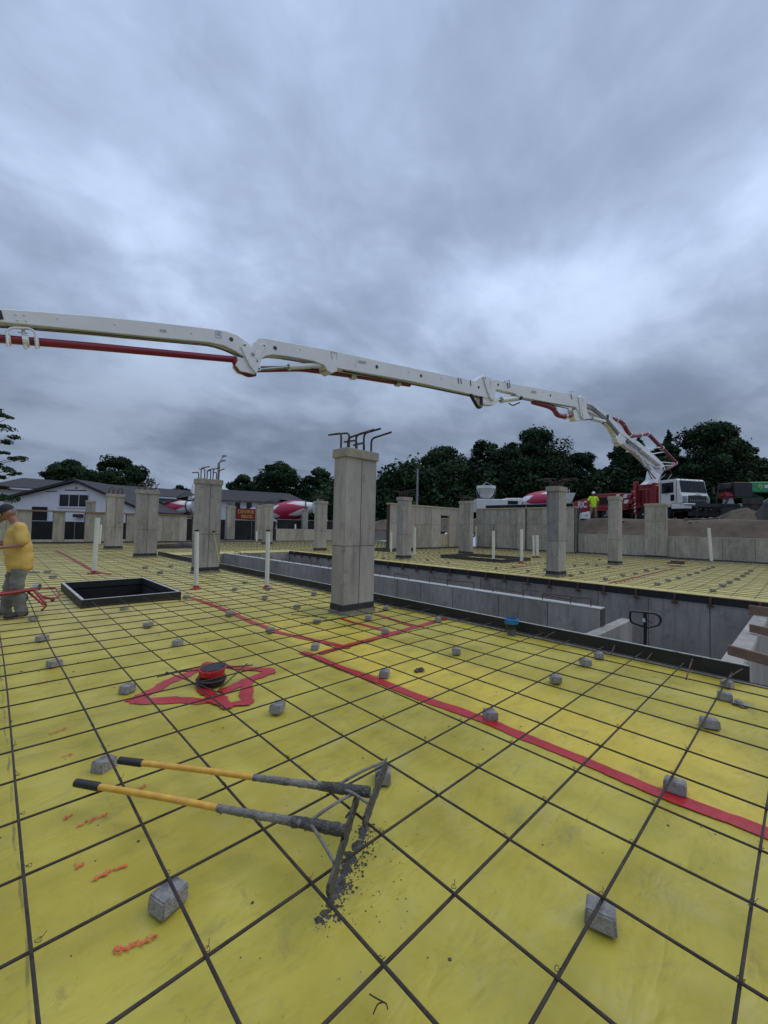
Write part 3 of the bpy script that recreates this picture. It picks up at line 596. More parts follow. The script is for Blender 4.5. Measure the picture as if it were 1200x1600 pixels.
for yv in np.arange(-3.0, 31.9, GY):
    cand.append(((XB0 if yv < YT1+0.2 else XN+0.3, yv, ZB), (XE-0.15, yv, ZB)))
for i in range(17): cand.append(((XN+0.4+i*GX, YT1+0.3, ZT), (XN+0.4+i*GX, 31.9, ZT)))
def near_key(c):
    a_, b_ = Vector(c[0]), Vector(c[1]); return min(((a_+(b_-a_)*s_)-CAM).length for s_ in np.linspace(0, 1, 9))
cand.sort(key=near_key)
for k, (a_, b_) in enumerate(cand[:100]):
    m_ = MB(); bar(m_, a_, b_, RB*1.05, n=5, step=1.6, seed=900+k); m_.build('bar', 'rebar', t, org=t.location, smooth=True)
m_ = MB()
for k, (a_, b_) in enumerate(cand[100:]): bar(m_, a_, b_, RB*1.05, n=4, step=3, seed=1200+k)
o = m_.build('bar', 'rebar', t, org=t.location); o['kind'] = 'stuff'
# ------------------------------------------------------------------ spacer blocks
def block_mesh(seed):
    rr = random.Random(seed); sx, sy, h = rr.uniform(0.054, 0.062), rr.uniform(0.043, 0.050), 0.066; tp = rr.uniform(0.92, 0.98); mb = MB()
    j = lambda: rr.uniform(-0.004, 0.004)
    mb.hexa([(-sx+j(), -sy+j(), 0), (sx+j(), -sy+j(), 0), (sx+j(), sy+j(), 0), (-sx+j(), sy+j(), 0), (-sx*tp+j(), -sy*tp+j(), h), (sx*tp+j(), -sy*tp+j(), h), (sx*tp+j(), sy*tp+j(), h+j()), (-sx*tp+j(), sy*tp+j(), h)])
    o = mb.build('tmp', 'block', bevel=0.006, seg=2); me = o.data; bpy.data.objects.remove(o); return me
BM = [block_mesh(k) for k in range(6)]
def block(p, rz, label, k=0, sc=1.0):
    o = bpy.data.objects.new('spacer_block', BM[k % 6]); COL.objects.link(o); o.location = (p.x, p.y, -0.002); o.rotation_euler = (0, 0, rz); o.scale = (sc, sc, 1.0)
    tag(o, label, 'block', 'small concrete spacer blocks under the rebar')
NEARB = [((270, 1420), 0.35, 'large grey spacer block nearest the camera at lower left, above the longest red ink mark'),
 ((935, 1432), 1.9, 'grey spacer block under a bar crossing at lower right, nearest the camera there'),
 ((600, 1214), 0.8, 'pale grey spacer block just beyond the blades of the two rakes'),
 ((165, 1202), 0.5, 'grey spacer block beside the black grip of the farther rake'),
 ((1060, 1230), 1.7, 'grey spacer block touching the long red tape at the right'),
 ((768, 1118), 0.9, 'grey spacer block between the long red tape and the small dirt clod, right of centre'),
 ((432, 1108), 0.6, 'grey spacer block just right of the red taped floor drain, nearer the camera'),
 ((195, 1081), 0.5, 'grey spacer block at the left tip of the red tape round the floor drain'),
 ((1113, 1132), 2.0, 'grey spacer block third in from the end of the black board, nearest of that row'),
 ((1137, 1090), 1.8, 'dark grey spacer block in the middle of the row near the black board end'),
 ((1130, 1068), 2.9, 'grey spacer block lying closest to the end of the black form board'),
 ((873, 1061), 0.7, 'grey spacer block below the blue cap, nearer of the three in a line'),
 ((917, 1034), 0.9, 'grey spacer block in front of the black board, left one of a close pair'),
 ((941, 1025), 0.5, 'grey spacer block in front of the black board, right one of a close pair'),
 ((603, 1053), 0.6, 'grey spacer block just beyond the long red tape, beside a brown dirt clod'),
 ((719, 1018), 0.8, 'grey spacer block below the blue capped pipe, left of it'),
 ((494, 1013), 0.7, 'grey spacer block lying on the red tape corner below the big column'),
 ((81, 1041), 0.4, 'wide grey spacer block in front of the worker in yellow, nearest the camera'),
 ((61, 1000), 0.5, 'grey spacer block right in front of the worker in yellow, between two others'),
 ((277, 1007), 0.6, 'grey spacer block behind the red taped floor drain'),
 ((227, 979), 0.6, 'grey spacer block behind the drain, second toward the box-out frame'),
 ((189, 951), 0.6, 'grey spacer block just in front of the open box-out frame'),
 ((48, 966), 0.5, 'grey spacer block touching the heel of the worker in yellow'),
 ((418, 985), 0.6, 'grey spacer block on the red tape left of the big column'),
 ((358, 960), 0.6, 'grey spacer block on the red tape right of the box-out frame'),
 ((603, 986), 0.9, 'grey spacer block on the junction of the red tapes right of the big column'),
 ((580, 965), 0.5, 'grey spacer block against the foot of the big column'),
 ((607, 951), 0.7, 'grey spacer block between the big column foot and the black board'),
 ((688, 968), 0.8, 'grey spacer block where the red tape nears the black board'),
 ((494, 971), 0.6, 'dark spacer block just left of the big column foot'),
 ((460, 948), 0.6, 'grey spacer block left of the big column, right of the centre white pipe'),
 ((488, 926), 0.6, 'grey spacer block left of the big column, closest to the black board'),
 ((411, 933), 0.6, 'grey spacer block right at the foot of the centre white pipe'),
 ((420, 919), 0.6, 'grey spacer block just behind the foot of the centre white pipe'),
 ((365, 920), 0.6, 'grey spacer block between the two white pipes left of the big column'),
 ((383, 909), 0.6, 'grey spacer block between the two white pipes, nearer the black board'),
 ((291, 933), 0.6, 'grey spacer block in front of the white pipe beside the box-out frame')]
for k, (p, rz, lb) in enumerate(NEARB):
    q = at(p[0], p[1]+3); gx, gy = round(q.x/GX)*GX, round(q.y/GY)*GY
    if abs(q.x-gx) < 0.14 and abs(q.y-gy) < 0.14: q.x, q.y = gx+(q.x-gx)*0.35, gy+(q.y-gy)*0.35
    elif abs(q.x-gx) < abs(q.y-gy): q.x = gx+(q.x-gx)*0.3
    else: q.y = gy+(q.y-gy)*0.3
    block(q, rz, lb, k, 1.0)
FARB = [(83, 903), (74, 895), (227, 888), (267, 886), (250, 896), (310, 880), (1011, 893), (1026, 890), (1044, 908), (1060, 904), (1077, 899), (1089, 896), (1027, 914), (1140, 911), (1129, 916), (1114, 924), (1152, 906), (1161, 901), (1167, 897), (1173, 893), (1100, 892), (1107, 889), (1114, 887), (946, 906), (973, 900), (1009, 892), (993, 897), (951, 887), (932, 884), (917, 882), (892, 900), (937, 875), (803, 887), (775, 889), (825, 893), (852, 891), (909, 896), (898, 885), (853, 881), (668, 876), (700, 880), (690, 868), (580, 868), (600, 873), (540, 867), (460, 863), (440, 868)]
for k, p in enumerate(FARB): block(at(p[0], p[1]), 0.6, 'small grey spacer block far off under the dark bars, one of many alike', k, 1.25)
# ------------------------------------------------------------------ red tape, ink marks, debris
def strip(pts, w_, z=0.006, seed=0, jag=0.011, step=0.045, taper=False):
    rr = random.Random(seed); P = [Vector((p[0], p[1], 0)) for p in pts]; out_ = []
    for i in range(len(P)-1):
        k = max(1, int((P[i+1]-P[i]).length/step))
        for j in range(k): out_.append(P[i]+(P[i+1]-P[i])*j/k)
    out_.append(P[-1]); vs = []; n = len(out_)
    for i, p in enumerate(out_):
        d = (out_[min(i+1, n-1)]-out_[max(i-1, 0)]).normalized(); q = Vector((-d.y, d.x, 0)); ww = w_
        if i in (0, n-1): ww *= 0.8
        zz = sheet_z(p.x, p.y)+z
        ja, jb = (ja*0.6+rr.uniform(-jag, jag)*0.6, jb*0.6+rr.uniform(-jag, jag)*0.6) if i else (0, 0); a_, b_ = p+q*(ww/2+ja), p-q*(ww/2+jb); vs += [(a_.x, a_.y, zz), (p.x, p.y, zz+0.002), (b_.x, b_.y, zz)]
    fs = []
    for i in range(n-1):
        k = i*3; fs += [(k, k+1, k+4, k+3), (k+1, k+2, k+5, k+4)]
    return vs, fs
def sheet_z(x, y):
    z = 0.012*math.sin(1.9*x+0.7*y)*math.sin(1.3*y-0.5*x)+0.008*math.sin(4.1*x+2.2*math.sin(1.7*y))*math.sin(3.3*y+x)
    if x > 5.4: z = -abs(z)*0.4
    return z-0.012
def tape(pxs, w_, label, seed=0, z=0.008, group=None):
    mb = MB(); vs, fs = strip([at(*p) for p in pxs], w_, z, seed); mb.add(vs, fs); solo(mb, 'red_tape', 'red_tape', label, 'tape', group=group, recalc=True)
tape([(472, 1018), (520, 1037), (600, 1066), (680, 1098), (768, 1129), (850, 1164), (930, 1196), (1010, 1229), (1100, 1263), (1220, 1306)], 0.112, 'long strip of red tape running to the right edge of the picture', 1)
tape([(296, 931), (353, 953), (433, 986), (500, 1003), (546, 1014)], 0.105, 'strip of red tape from the white pipe by the box-out to the tape corner', 2)
tape([(498, 1022), (538, 1012), (587, 997), (646, 979), (716, 961)], 0.105, 'strip of red tape going up from the tape corner toward the black board', 3, z=0.011)
tape([(530, 965), (570, 976), (613, 988)], 0.075, 'short strip of red tape from under the big column', 4, z=0.009)
tape([(587, 958), (620, 968), (653, 978)], 0.075, 'short strip of red tape from the right side of the big column foot', 5, z=0.009)
tape([(88, 860), (120, 877), (150, 893), (173, 898)], 0.12, 'dull strip of red tape far left behind the box-out frame', 6)
tape([(952, 911), (1000, 900), (1055, 887)], 0.10, 'strip of red tape on the far slab, right of the far columns', 7)
tape([(790, 888), (845, 880)], 0.08, 'strip of red tape on the far slab between the white pipes', 8)
# taped patch round the floor drain: one patch made of crossing bands
mb = MB()
for k, (pp, w_) in enumerate(([[(202, 1097), (260, 1066), (325, 1038)], 0.12], [[(205, 1096), (270, 1092), (330, 1091)], 0.13], [[(318, 1036), (370, 1042), (428, 1046)], 0.11], [[(428, 1047), (385, 1062), (345, 1078)], 0.12], [[(386, 1058), (384, 1099)], 0.125], [[(392, 1096), (352, 1100), (325, 1091)], 0.12], [[(312, 1070), (340, 1088), (357, 1106)], 0.11])):
    vs, fs = strip([at(*p) for p in pp], w_, 0.006+0.0015*k, 40+k, jag=0.03); mb.add(vs, fs)
solo(mb, 'tape_patch', 'red_tape', 'star shaped patch of red tape bands round the black floor drain', 'tape')
def inkmark(u, v, L_, label, seed):
    rr = random.Random(seed); mb = MB(); c = at(u, v); d = (at(u+10, v-4)-c); d.z = 0; d.normalize(); n_ = Vector((-d.y, d.x, 0))
    for k in range(int(44*L_/0.16)):
        s_ = rr.uniform(-L_/2, L_/2); q = c+d*s_+n_*rr.uniform(-0.017, 0.017)*(0.4+0.6*abs(math.sin(s_*40+seed))); a_ = math.atan2(d.y, d.x)+rr.choice((0.1, 1.3, 1.6, -0.4)); ln = rr.uniform(0.005, 0.013); ww = rr.uniform(0.0015, 0.0045)
        e1 = Vector((math.cos(a_), math.sin(a_), 0)); e2 = Vector((-e1.y, e1.x, 0)); pts = []
        for j in range(7):
            an = j/7*6.283; pts.append(q+e1*math.cos(an)*ln*rr.uniform(0.6, 1)+e2*math.sin(an)*ww*rr.uniform(0.7, 1.5))
        z = sheet_z(q.x, q.y)+0.006+k*0.0001; mb.add([(p.x, p.y, z) for p in pts], [tuple(range(7))])
    solo(mb, 'ink_mark', 'red_ink', label, 'mark', group='smudged red ink marks printed on the sheeting')
for k, (u, v, l_, lb) in enumerate(((210, 1472, 0.15, 'longest smudged red ink mark, bottom left below the nearest spacer block'), (172, 1363, 0.13, 'smudged red ink mark in two blots, left of the nearest spacer block'), (145, 1282, 0.13, 'smudged red ink mark under the black grip of the nearer rake'),
    (90, 1143, 0.12, 'faint red ink mark left of the farther rake grip'), (66, 1066, 0.12, 'faint red ink mark left of the block by the drain tape'), (124, 1352, 0.035, 'tiny red ink fleck left of the two blot mark'), (108, 1276, 0.04, 'tiny red ink fleck left of the mark under the rake grip'), (225, 1230, 0.04, 'tiny red ink fleck between the two rake handles'), (105, 1180, 0.05, 'small red ink fleck beside the block at the rake grip'))):
    inkmark(u, v, l_, lb, 60+k)
# clods and crumbs
def clod(p, r_, seed, flat=0.5):
    rr = random.Random(seed); bm = bmesh.new(); bmesh.ops.create_icosphere(bm, subdivisions=2, radius=r_)
    ph = [rr.random()*6 for _ in range(6)]
    for v in bm.verts:
        k = 1+0.35*math.sin(v.co.x/r_*3+ph[0])*math.sin(v.co.y/r_*3.3+ph[1])+0.2*math.sin(v.co.z/r_*5+ph[2]); v.co *= k; v.co.z = max(v.co.z*flat+r_*flat*0.4, 0)
    vs = [tuple(v.co+Vector(p)) for v in bm.verts]; fs = [tuple(q.index for q in f_.verts) for f_ in bm.faces]; bm.free(); return vs, fs
mb = MB(); mb.add(*clod(at(657, 1047), 0.045, 3, 0.45)); mb.add(*clod(at(651, 1049), 0.03, 5, 0.4)); solo(mb, 'dirt_clod', 'mortar', 'small brown dirt clod beside a spacer block beyond the long tape', 'clod')
mb = MB(); mb.add(*clod(at(1156, 1102), 0.06, 4, 0.5)); solo(mb, 'dirt_clod', 'block', 'flat grey stone in front of the black board end', 'clod')
def crumbs(name, pts, label, kind='stuff'):
    mb = MB()
    for k, (p, r_) in enumerate(pts): mb.add(*clod(p, r_, k, 0.5))
    o = mb.build(name, 'mortar'); o['kind'] = kind; o['label'] = label
cl = []
rr = random.Random(5)
for k in range(420):
    s_ = rr.random(); base = Vector((at(503, 1432)+(at(573, 1285)-at(503, 1432))*s_)); off = Vector((rr.gauss(0.02, 0.03), rr.gauss(-0.02, 0.03), 0)); p = base+off; cl.append(((p.x, p.y, sheet_z(p.x, p.y)), rr.choice((0.0015, 0.002, 0.003, 0.003, 0.004, 0.006))))
for k in range(90):
    p = at(rr.gauss(590, 45), rr.gauss(1340, 60)); cl.append(((p.x, p.y, sheet_z(p.x, p.y)), rr.choice((0.0012, 0.0018, 0.003))))
crumbs('mortar_splatter', cl, 'grey wet concrete crumbs spilled beneath the rake blades')
mb = MB()
for k in range(110):
    s_ = rr.random()**0.8; q = at(500+72*s_+rr.gauss(0, 3.5), 1436-152*s_+rr.gauss(0, 3)); vs, fs = clod((q.x, q.y, sheet_z(q.x, q.y)), 0.006+0.011*rr.random(), 70+k, 0.14); mb.add(vs, fs)
o = mb.build('mortar_spill', 'wet_mortar'); o['kind'] = 'stuff'; o['label'] = 'smear of wet concrete under the nearer rake blade'
cl = []
for k in range(420):
    p = Vector((rr.uniform(-0.8, 5.2), rr.uniform(-2.5, 9), 0)); p.z = sheet_z(p.x, p.y); cl.append((tuple(p), rr.choice((0.002, 0.003, 0.004, 0.006))*(1.6 if p.y > 3 else 1)))
m__ = MB(); q = at(592, 1565); m__.tube(bend([at(577, 1553, .03), at(590, 1561, .02), at(604, 1568, .02), at(606, 1577, .004)], 0.01), 0.0022, 5); m__.tube(bend([at(583, 1585, .004), at(590, 1568, .02), at(600, 1566, .02)], 0.01), 0.0022, 5); solo(m__, 'wire_scrap', 'rebar', 'bent scrap of tie wire lying on the sheeting at the bottom edge', 'wire')
crumbs('debris', cl, 'loose crumbs of dirt and concrete scattered on the sheeting')
# ------------------------------------------------------------------ columns
def column(base, H, sx, sy, label, seed, hooks='x', split_x=2, split_y=1, seamz=1.2, rz=0.0, collar=True, nh=4):
    rr = random.Random(seed); t = thing('concrete_column', label, 'column', base, rz, group='concrete columns standing on the slabs')
    ztop = H-0.17 if collar else H
    mb = MB(); hx, hy = sx/2, sy/2; mb.box(-hx+0.004, hx-0.004, -hy+0.004, hy-0.004, 0, ztop, 3)
    shades = (0, 0, 0, 1, 2)
    def face(ax, sgn, nsp):
        W_ = sx if ax == 'x' else sy; cs = [-W_/2+W_*k/nsp for k in range(nsp+1)]; zs = [0.0, seamz, ztop]
        for k in range(nsp):
            for m in range(2):
                a_, b_ = cs[k]+(0.003 if k == 0 else 0.007), cs[k+1]-(0.003 if k == nsp-1 else 0.007); z0, z1 = zs[m]+0.003, zs[m+1]-(0.008 if m == 0 else 0); p_ = 0.002+rr.random()*0.003; mi = rr.choice(shades)
                if ax == 'x':
                    y0_, y1_ = (-hy-p_, -hy+0.01) if sgn < 0 else (hy-0.01, hy+p_); mb.box(a_, b_, y0_, y1_, z0, z1, mi)
                else:
                    x0_, x1_ = (-hx-p_, -hx+0.01) if sgn < 0 else (hx-0.01, hx+p_); mb.box(x0_, x1_, a_, b_, z0, z1, mi)
    for s_ in (-1, 1): face('x', s_, split_x); face('y', s_, split_y)
    mb.build('shaft', ['concrete', 'concrete_pale', 'concrete_dark', 'seam'], t)
    mb = MB(); mb.box(-hx-0.012, hx+0.012, -hy-0.012, hy+0.012, 0.06, 0.17); mb.build('base_band', 'felt', t, bevel=0.004)
    mb = MB(); mb.box(-hx-0.03, hx+0.03, -hy-0.03, hy+0.03, -0.02, 0.055); mb.build('footing', 'concrete_dark', t)
    if collar:
        mb = MB(); mb.box(-hx-0.034, hx+0.034, -hy-0.034, hy+0.034, ztop, H-0.01, 0); mb.build('collar', ['collar'] if collar is True else [collar], t, bevel=0.008)
        mb = MB(); mb.box(-hx, hx, -hy, hy, H-0.012, H); mb.build('column_top', 'concrete_dark', t)
    for k in range(nh):
        for s_ in (-1, 1):
            if hooks == 'x': x_ = -hx+0.08+(sx-0.16)*k/max(1, nh-1); y_ = s_*(hy-0.07)
            else: y_ = -hy+0.08+(sy-0.16)*k/max(1, nh-1); x_ = s_*(hx-0.07)
            up = rr.uniform(0.20, 0.36); ln = rr.uniform(0.40, 0.52)
            if hooks == 'x': v_ = Vector((rr.uniform(-0.18, 0.22), s_, rr.uniform(0.0, 0.10)))*ln
            else: v_ = Vector((s_, rr.uniform(-0.2, 0.2), rr.uniform(0.0, 0.10)))*ln
            p = Vector((x_, y_, H-0.02)); m_ = MB(); m_.tube(bend([p, p+Vector((0, 0, up)), p+Vector((0, 0, up))+v_], 0.09, 5), 0.0185 if seed == 1 else 0.0165, 7); m_.build('rebar_hook', 'rebar' if seed != 3 else 'rusty', t, smooth=True)
    return t
cn = at(535, 961.5)
SX, SY = 0.72, 0.34
b0 = Vector((cn.x+SX/2, cn.y+SY/2, 0)); column(b0, height_at(b0, 704.5), SX, SY, 'tallest looking concrete column, nearest the camera, eight bent bars on top', 1)
def col_px(xl, xr, yb, yt, label, seed, **k):
    b = at((xl+xr)/2, yb-1.5); sx = k.pop('sx', 0.72); sy = k.pop('sy', 0.34); b = Vector((b.x-0.02, b.y+0.12, 0))
    return column(b, height_at(b, yt), sx, sy, label, seed, **k)
col_px(302, 346, 896, 749, 'concrete column with a yellow stick leaning on it, between the box-out and the black board', 2)
col_px(210, 247, 872, 766, 'concrete column right behind the box-out frame, second in the left row from the white building', 3, sx=0.82)
col_px(164, 192, 859.5, 772, 'concrete column behind the leaning white pipe, third back in the left row', 4, sx=0.8)
col_px(132, 148, 848.5, 782, 'slim concrete column before the gabled building window with two bent bars', 5, sx=0.55, sy=0.34, nh=1)
col_px(621, 646, 874.5, 777, 'concrete column with white pipes on both sides just right of the big column', 6, sx=0.62, sy=0.42)
col_px(719, 742, 867.5, 783, 'concrete column with three face panels standing behind a low dark box-out', 7, sx=0.36, sy=0.80, hooks='y', split_x=1, split_y=2, seamz=1.85)
ca = at(872, 901); b_ = Vector((ca.x+0.3, ca.y+0.2, 0)); column(b_, height_at(b_, 761), 0.62, 0.42, 'tall concrete column right at the rim of the far slab, left of the vest worker', 8, split_x=1)
col_px(955, 976, 883.5, 776, 'concrete column on the far slab between the vest worker and the truck wheel', 9, sx=0.6, sy=0.44, nh=0, split_x=1)
col_px(491, 513, 862, 783, 'concrete column just left of the big column, beyond the trench', 10)
col_px(351, 369, 847, 791, 'concrete column left of the red and gold sign on the mixer cab', 11)
col_px(409, 429, 852, 788, 'concrete column right of the red and gold sign, in front of the red drum nose', 12)
col_px(400, 413, 847, 790, 'concrete column half hidden behind another one beside the red and gold sign', 13, sx=0.8)
col_px(470, 483, 844.5, 797, 'farthest small concrete column in front of the striped drum', 14, sx=0.6, nh=3)
b = at(1026, 868); b = Vector((XE-0.17, onX(1026, XE), 0)); column(b, 3.42, 0.30, 1.16, 'wide concrete column built against the low wall before the truck cab', 15, split_x=1, split_y=2, seamz=2.3, nh=0)
b = Vector((onY(91, YNW-0.1), YNW-0.10, 0))
# ------------------------------------------------------------------ pipes
def pipe(u0, v0, u1, v1, r_, label, cap=False, m='pvc', boot=True, name='standpipe'):
    p = at(u0, v0-0.5); P = on_plane(u1, v1, p, Vector((_f.x, _f.y, 0)).normalized()); t = thing(name, label, 'pipe', p, group='white plastic pipes standing up through the slab' if m == 'pvc' else None)
    m_ = MB(); q = P-p; n = 16; ax = q.normalized(); ln = q.length
    m_.lathe([(r_, 0), (r_, ln), (r_*0.82, ln), (r_*0.82, ln-0.1)], (0, 0, 0), ax, n); m_.build('pipe_body', m, t, smooth=True)
    if cap:
        m_ = MB(); m_.lathe([(r_*1.06, ln-0.02), (r_*1.06, ln+0.015), (r_*0.7, ln+0.022)], (0, 0, 0), ax, n); m_.build('end_cap', 'black_plastic', t, smooth=True)
    if boot:
        m_ = MB(); rr_ = random.Random(int(u0)); m_.lathe([(r_*2.6, 0.006), (r_*1.9, 0.012), (r_*1.12, 0.03), (r_*1.06, 0.075), (r_*1.0, 0.078)], (0, 0, 0), (0, 0, 1), 12); m_.v = [(x_*rr_.uniform(0.85, 1.2), y_*rr_.uniform(0.85, 1.2), z_) for x_, y_, z_ in m_.v]; m_.build('tape_boot', 'red_tape', t)
    return t
pipe(146.5, 896, 153, 809, 0.062, 'leaning white pipe behind the box-out frame, tallest on the left')
pipe(306.5, 920, 307.5, 829, 0.050, 'white pipe with dark cap in front of the column with the yellow stick', cap=True)
pipe(417, 919.5, 419, 829, 0.050, 'white pipe with dark cap midway between the left column and the big column', cap=True)
pipe(155.5, 852, 158, 820, 0.06, 'short white pipe far behind the leaning pipe', boot=False)
pipe(401, 848, 401, 830, 0.07, 'short white pipe left of the column by the red and gold sign', boot=False)
pipe(461.5, 846, 461.5, 819, 0.075, 'white pipe alone in front of the far low wall', boot=False)
pipe(611, 865, 611.5, 831, 0.058, 'white pipe left of a far column, front one of a pair', boot=False)
pipe(620, 858, 620, 828, 0.055, 'white pipe left of a far column, rear one of a pair', boot=False)
pipe(647.5, 870, 648, 824, 0.065, 'white pipe touching the right side of a far column', boot=False)
pipe(744, 856, 744, 822, 0.06, 'white pipe just right of the column with three face panels', boot=False)
pipe(771, 878.5, 771, 829.5, 0.066, 'white pipe in front of the right end of the dark box-out')
pipe(815, 880, 815, 827, 0.072, 'white pipe standing alone between the box-out and the twin pipes')
pipe(834, 871.5, 833.5, 836.5, 0.055, 'left, slimmer one of the twin white pipes with a red foot')
pipe(839.5, 871.5, 839, 836.5, 0.085, 'right, wider one of the twin white pipes with a red foot')
pipe(1112, 879.5, 1107.5, 825, 0.075, 'leaning white pipe against the low wall below the dirt mound', boot=False)
for k, u in enumerate((786, 791.5)):
    pipe(u, 858, u, 820, 0.085, 'left one of two grey conduits before the tall wall' if k == 0 else 'right one of two grey conduits before the tall wall', m='pvc_grey', boot=False, name='conduit')
# leaning yellow stick
cb = at(324, 894.5); fy = Vector((cb.x, cb.y+0.12-0.17-0.035, 0)); p, q = on_plane(342.5, 878, fy-Vector((0, 0.04, 0)), Vector((0, 1, 0))), on_plane(333.5, 829, fy, Vector((0, 1, 0)))
t = thing('hand_tool', 'slim yellow stick with black tip leaning on the column', 'tool', p)
m_ = MB(); m_.tube([(0, 0, 0), (q-p)*0.93], 0.013, 8); m_.build('handle', 'yellow_stick', t); m_ = MB(); m_.tube([(q-p)*0.93, (q-p)], 0.016, 8); m_.tube([(q-p)*0.97-Vector((0.05, 0, 0)), (q-p)*0.97+Vector((0.09, 0, 0))], 0.01, 6); m_.build('head', 'black_plastic', t)
# ------------------------------------------------------------------ floor drain with taped cap
p = at(330, 1066); t = thing('floor_drain', 'squat black floor drain with a red taped top inside the tape star', 'drain', (p.x, p.y, -0.01)); t.scale = (0.9, 0.9, 0.78)
m_ = MB(); m_.lathe([(0.135, 0.0), (0.14, 0.035), (0.155, 0.045), (0.158, 0.065), (0.145, 0.075), (0.142, 0.09), (0.11, 0.10), (0.11, 0.12)], n=28); m_.build('drain_body', 'black_plastic', t, smooth=True)
m_ = MB(); m_.lathe([(0.110, 0.105), (0.128, 0.112), (0.132, 0.140), (0.136, 0.165), (0.130, 0.186), (0.10, 0.188)], n=28); rr = random.Random(4); m_.v = [(x*rr.uniform(0.95, 1.05), y*rr.uniform(0.95, 1.05), z+rr.uniform(-0.004, 0.004)) for x, y, z in m_.v]; m_.build('tape_wrap', 'red_tape', t, smooth=True)
m_ = MB(); m_.lathe([(0.122, 0.189), (0.12, 0.196), (0.06, 0.199)], n=24); rr = random.Random(8); m_.v = [(x*rr.uniform(0.88, 1.03), y*rr.uniform(0.88, 1.03), z) for x, y, z in m_.v]; m_.add([(0.03, 0.02, 0.2), (0.12, -0.07, 0.2), (0.16, 0.0, 0.218), (0.10, 0.09, 0.205)], [(0, 1, 2, 3)]); m_.build('cover', 'felt', t)
# blue capped pipe by the black board
p = at(799, 992); t = thing('pipe_stub', 'blue collared pipe stub standing by the black form board', 'pipe', p)
m_ = MB(); m_.lathe([(0.062, 0), (0.062, 0.10), (0.08, 0.12), (0.082, 0.17)], n=20); m_.build('stub', 'pvc_grey', t, smooth=True)
m_ = MB(); m_.lathe([(0.060, 0.09), (0.085, 0.13), (0.088, 0.18)], n=20); m_.build('black_sleeve', 'black_plastic', t, smooth=True)
m_ = MB(); m_.lathe([(0.094, 0.165), (0.10, 0.17), (0.10, 0.235), (0.088, 0.24), (0.085, 0.20)], n=20); m_.build('blue_collar', 'blue_plastic', t, smooth=True)
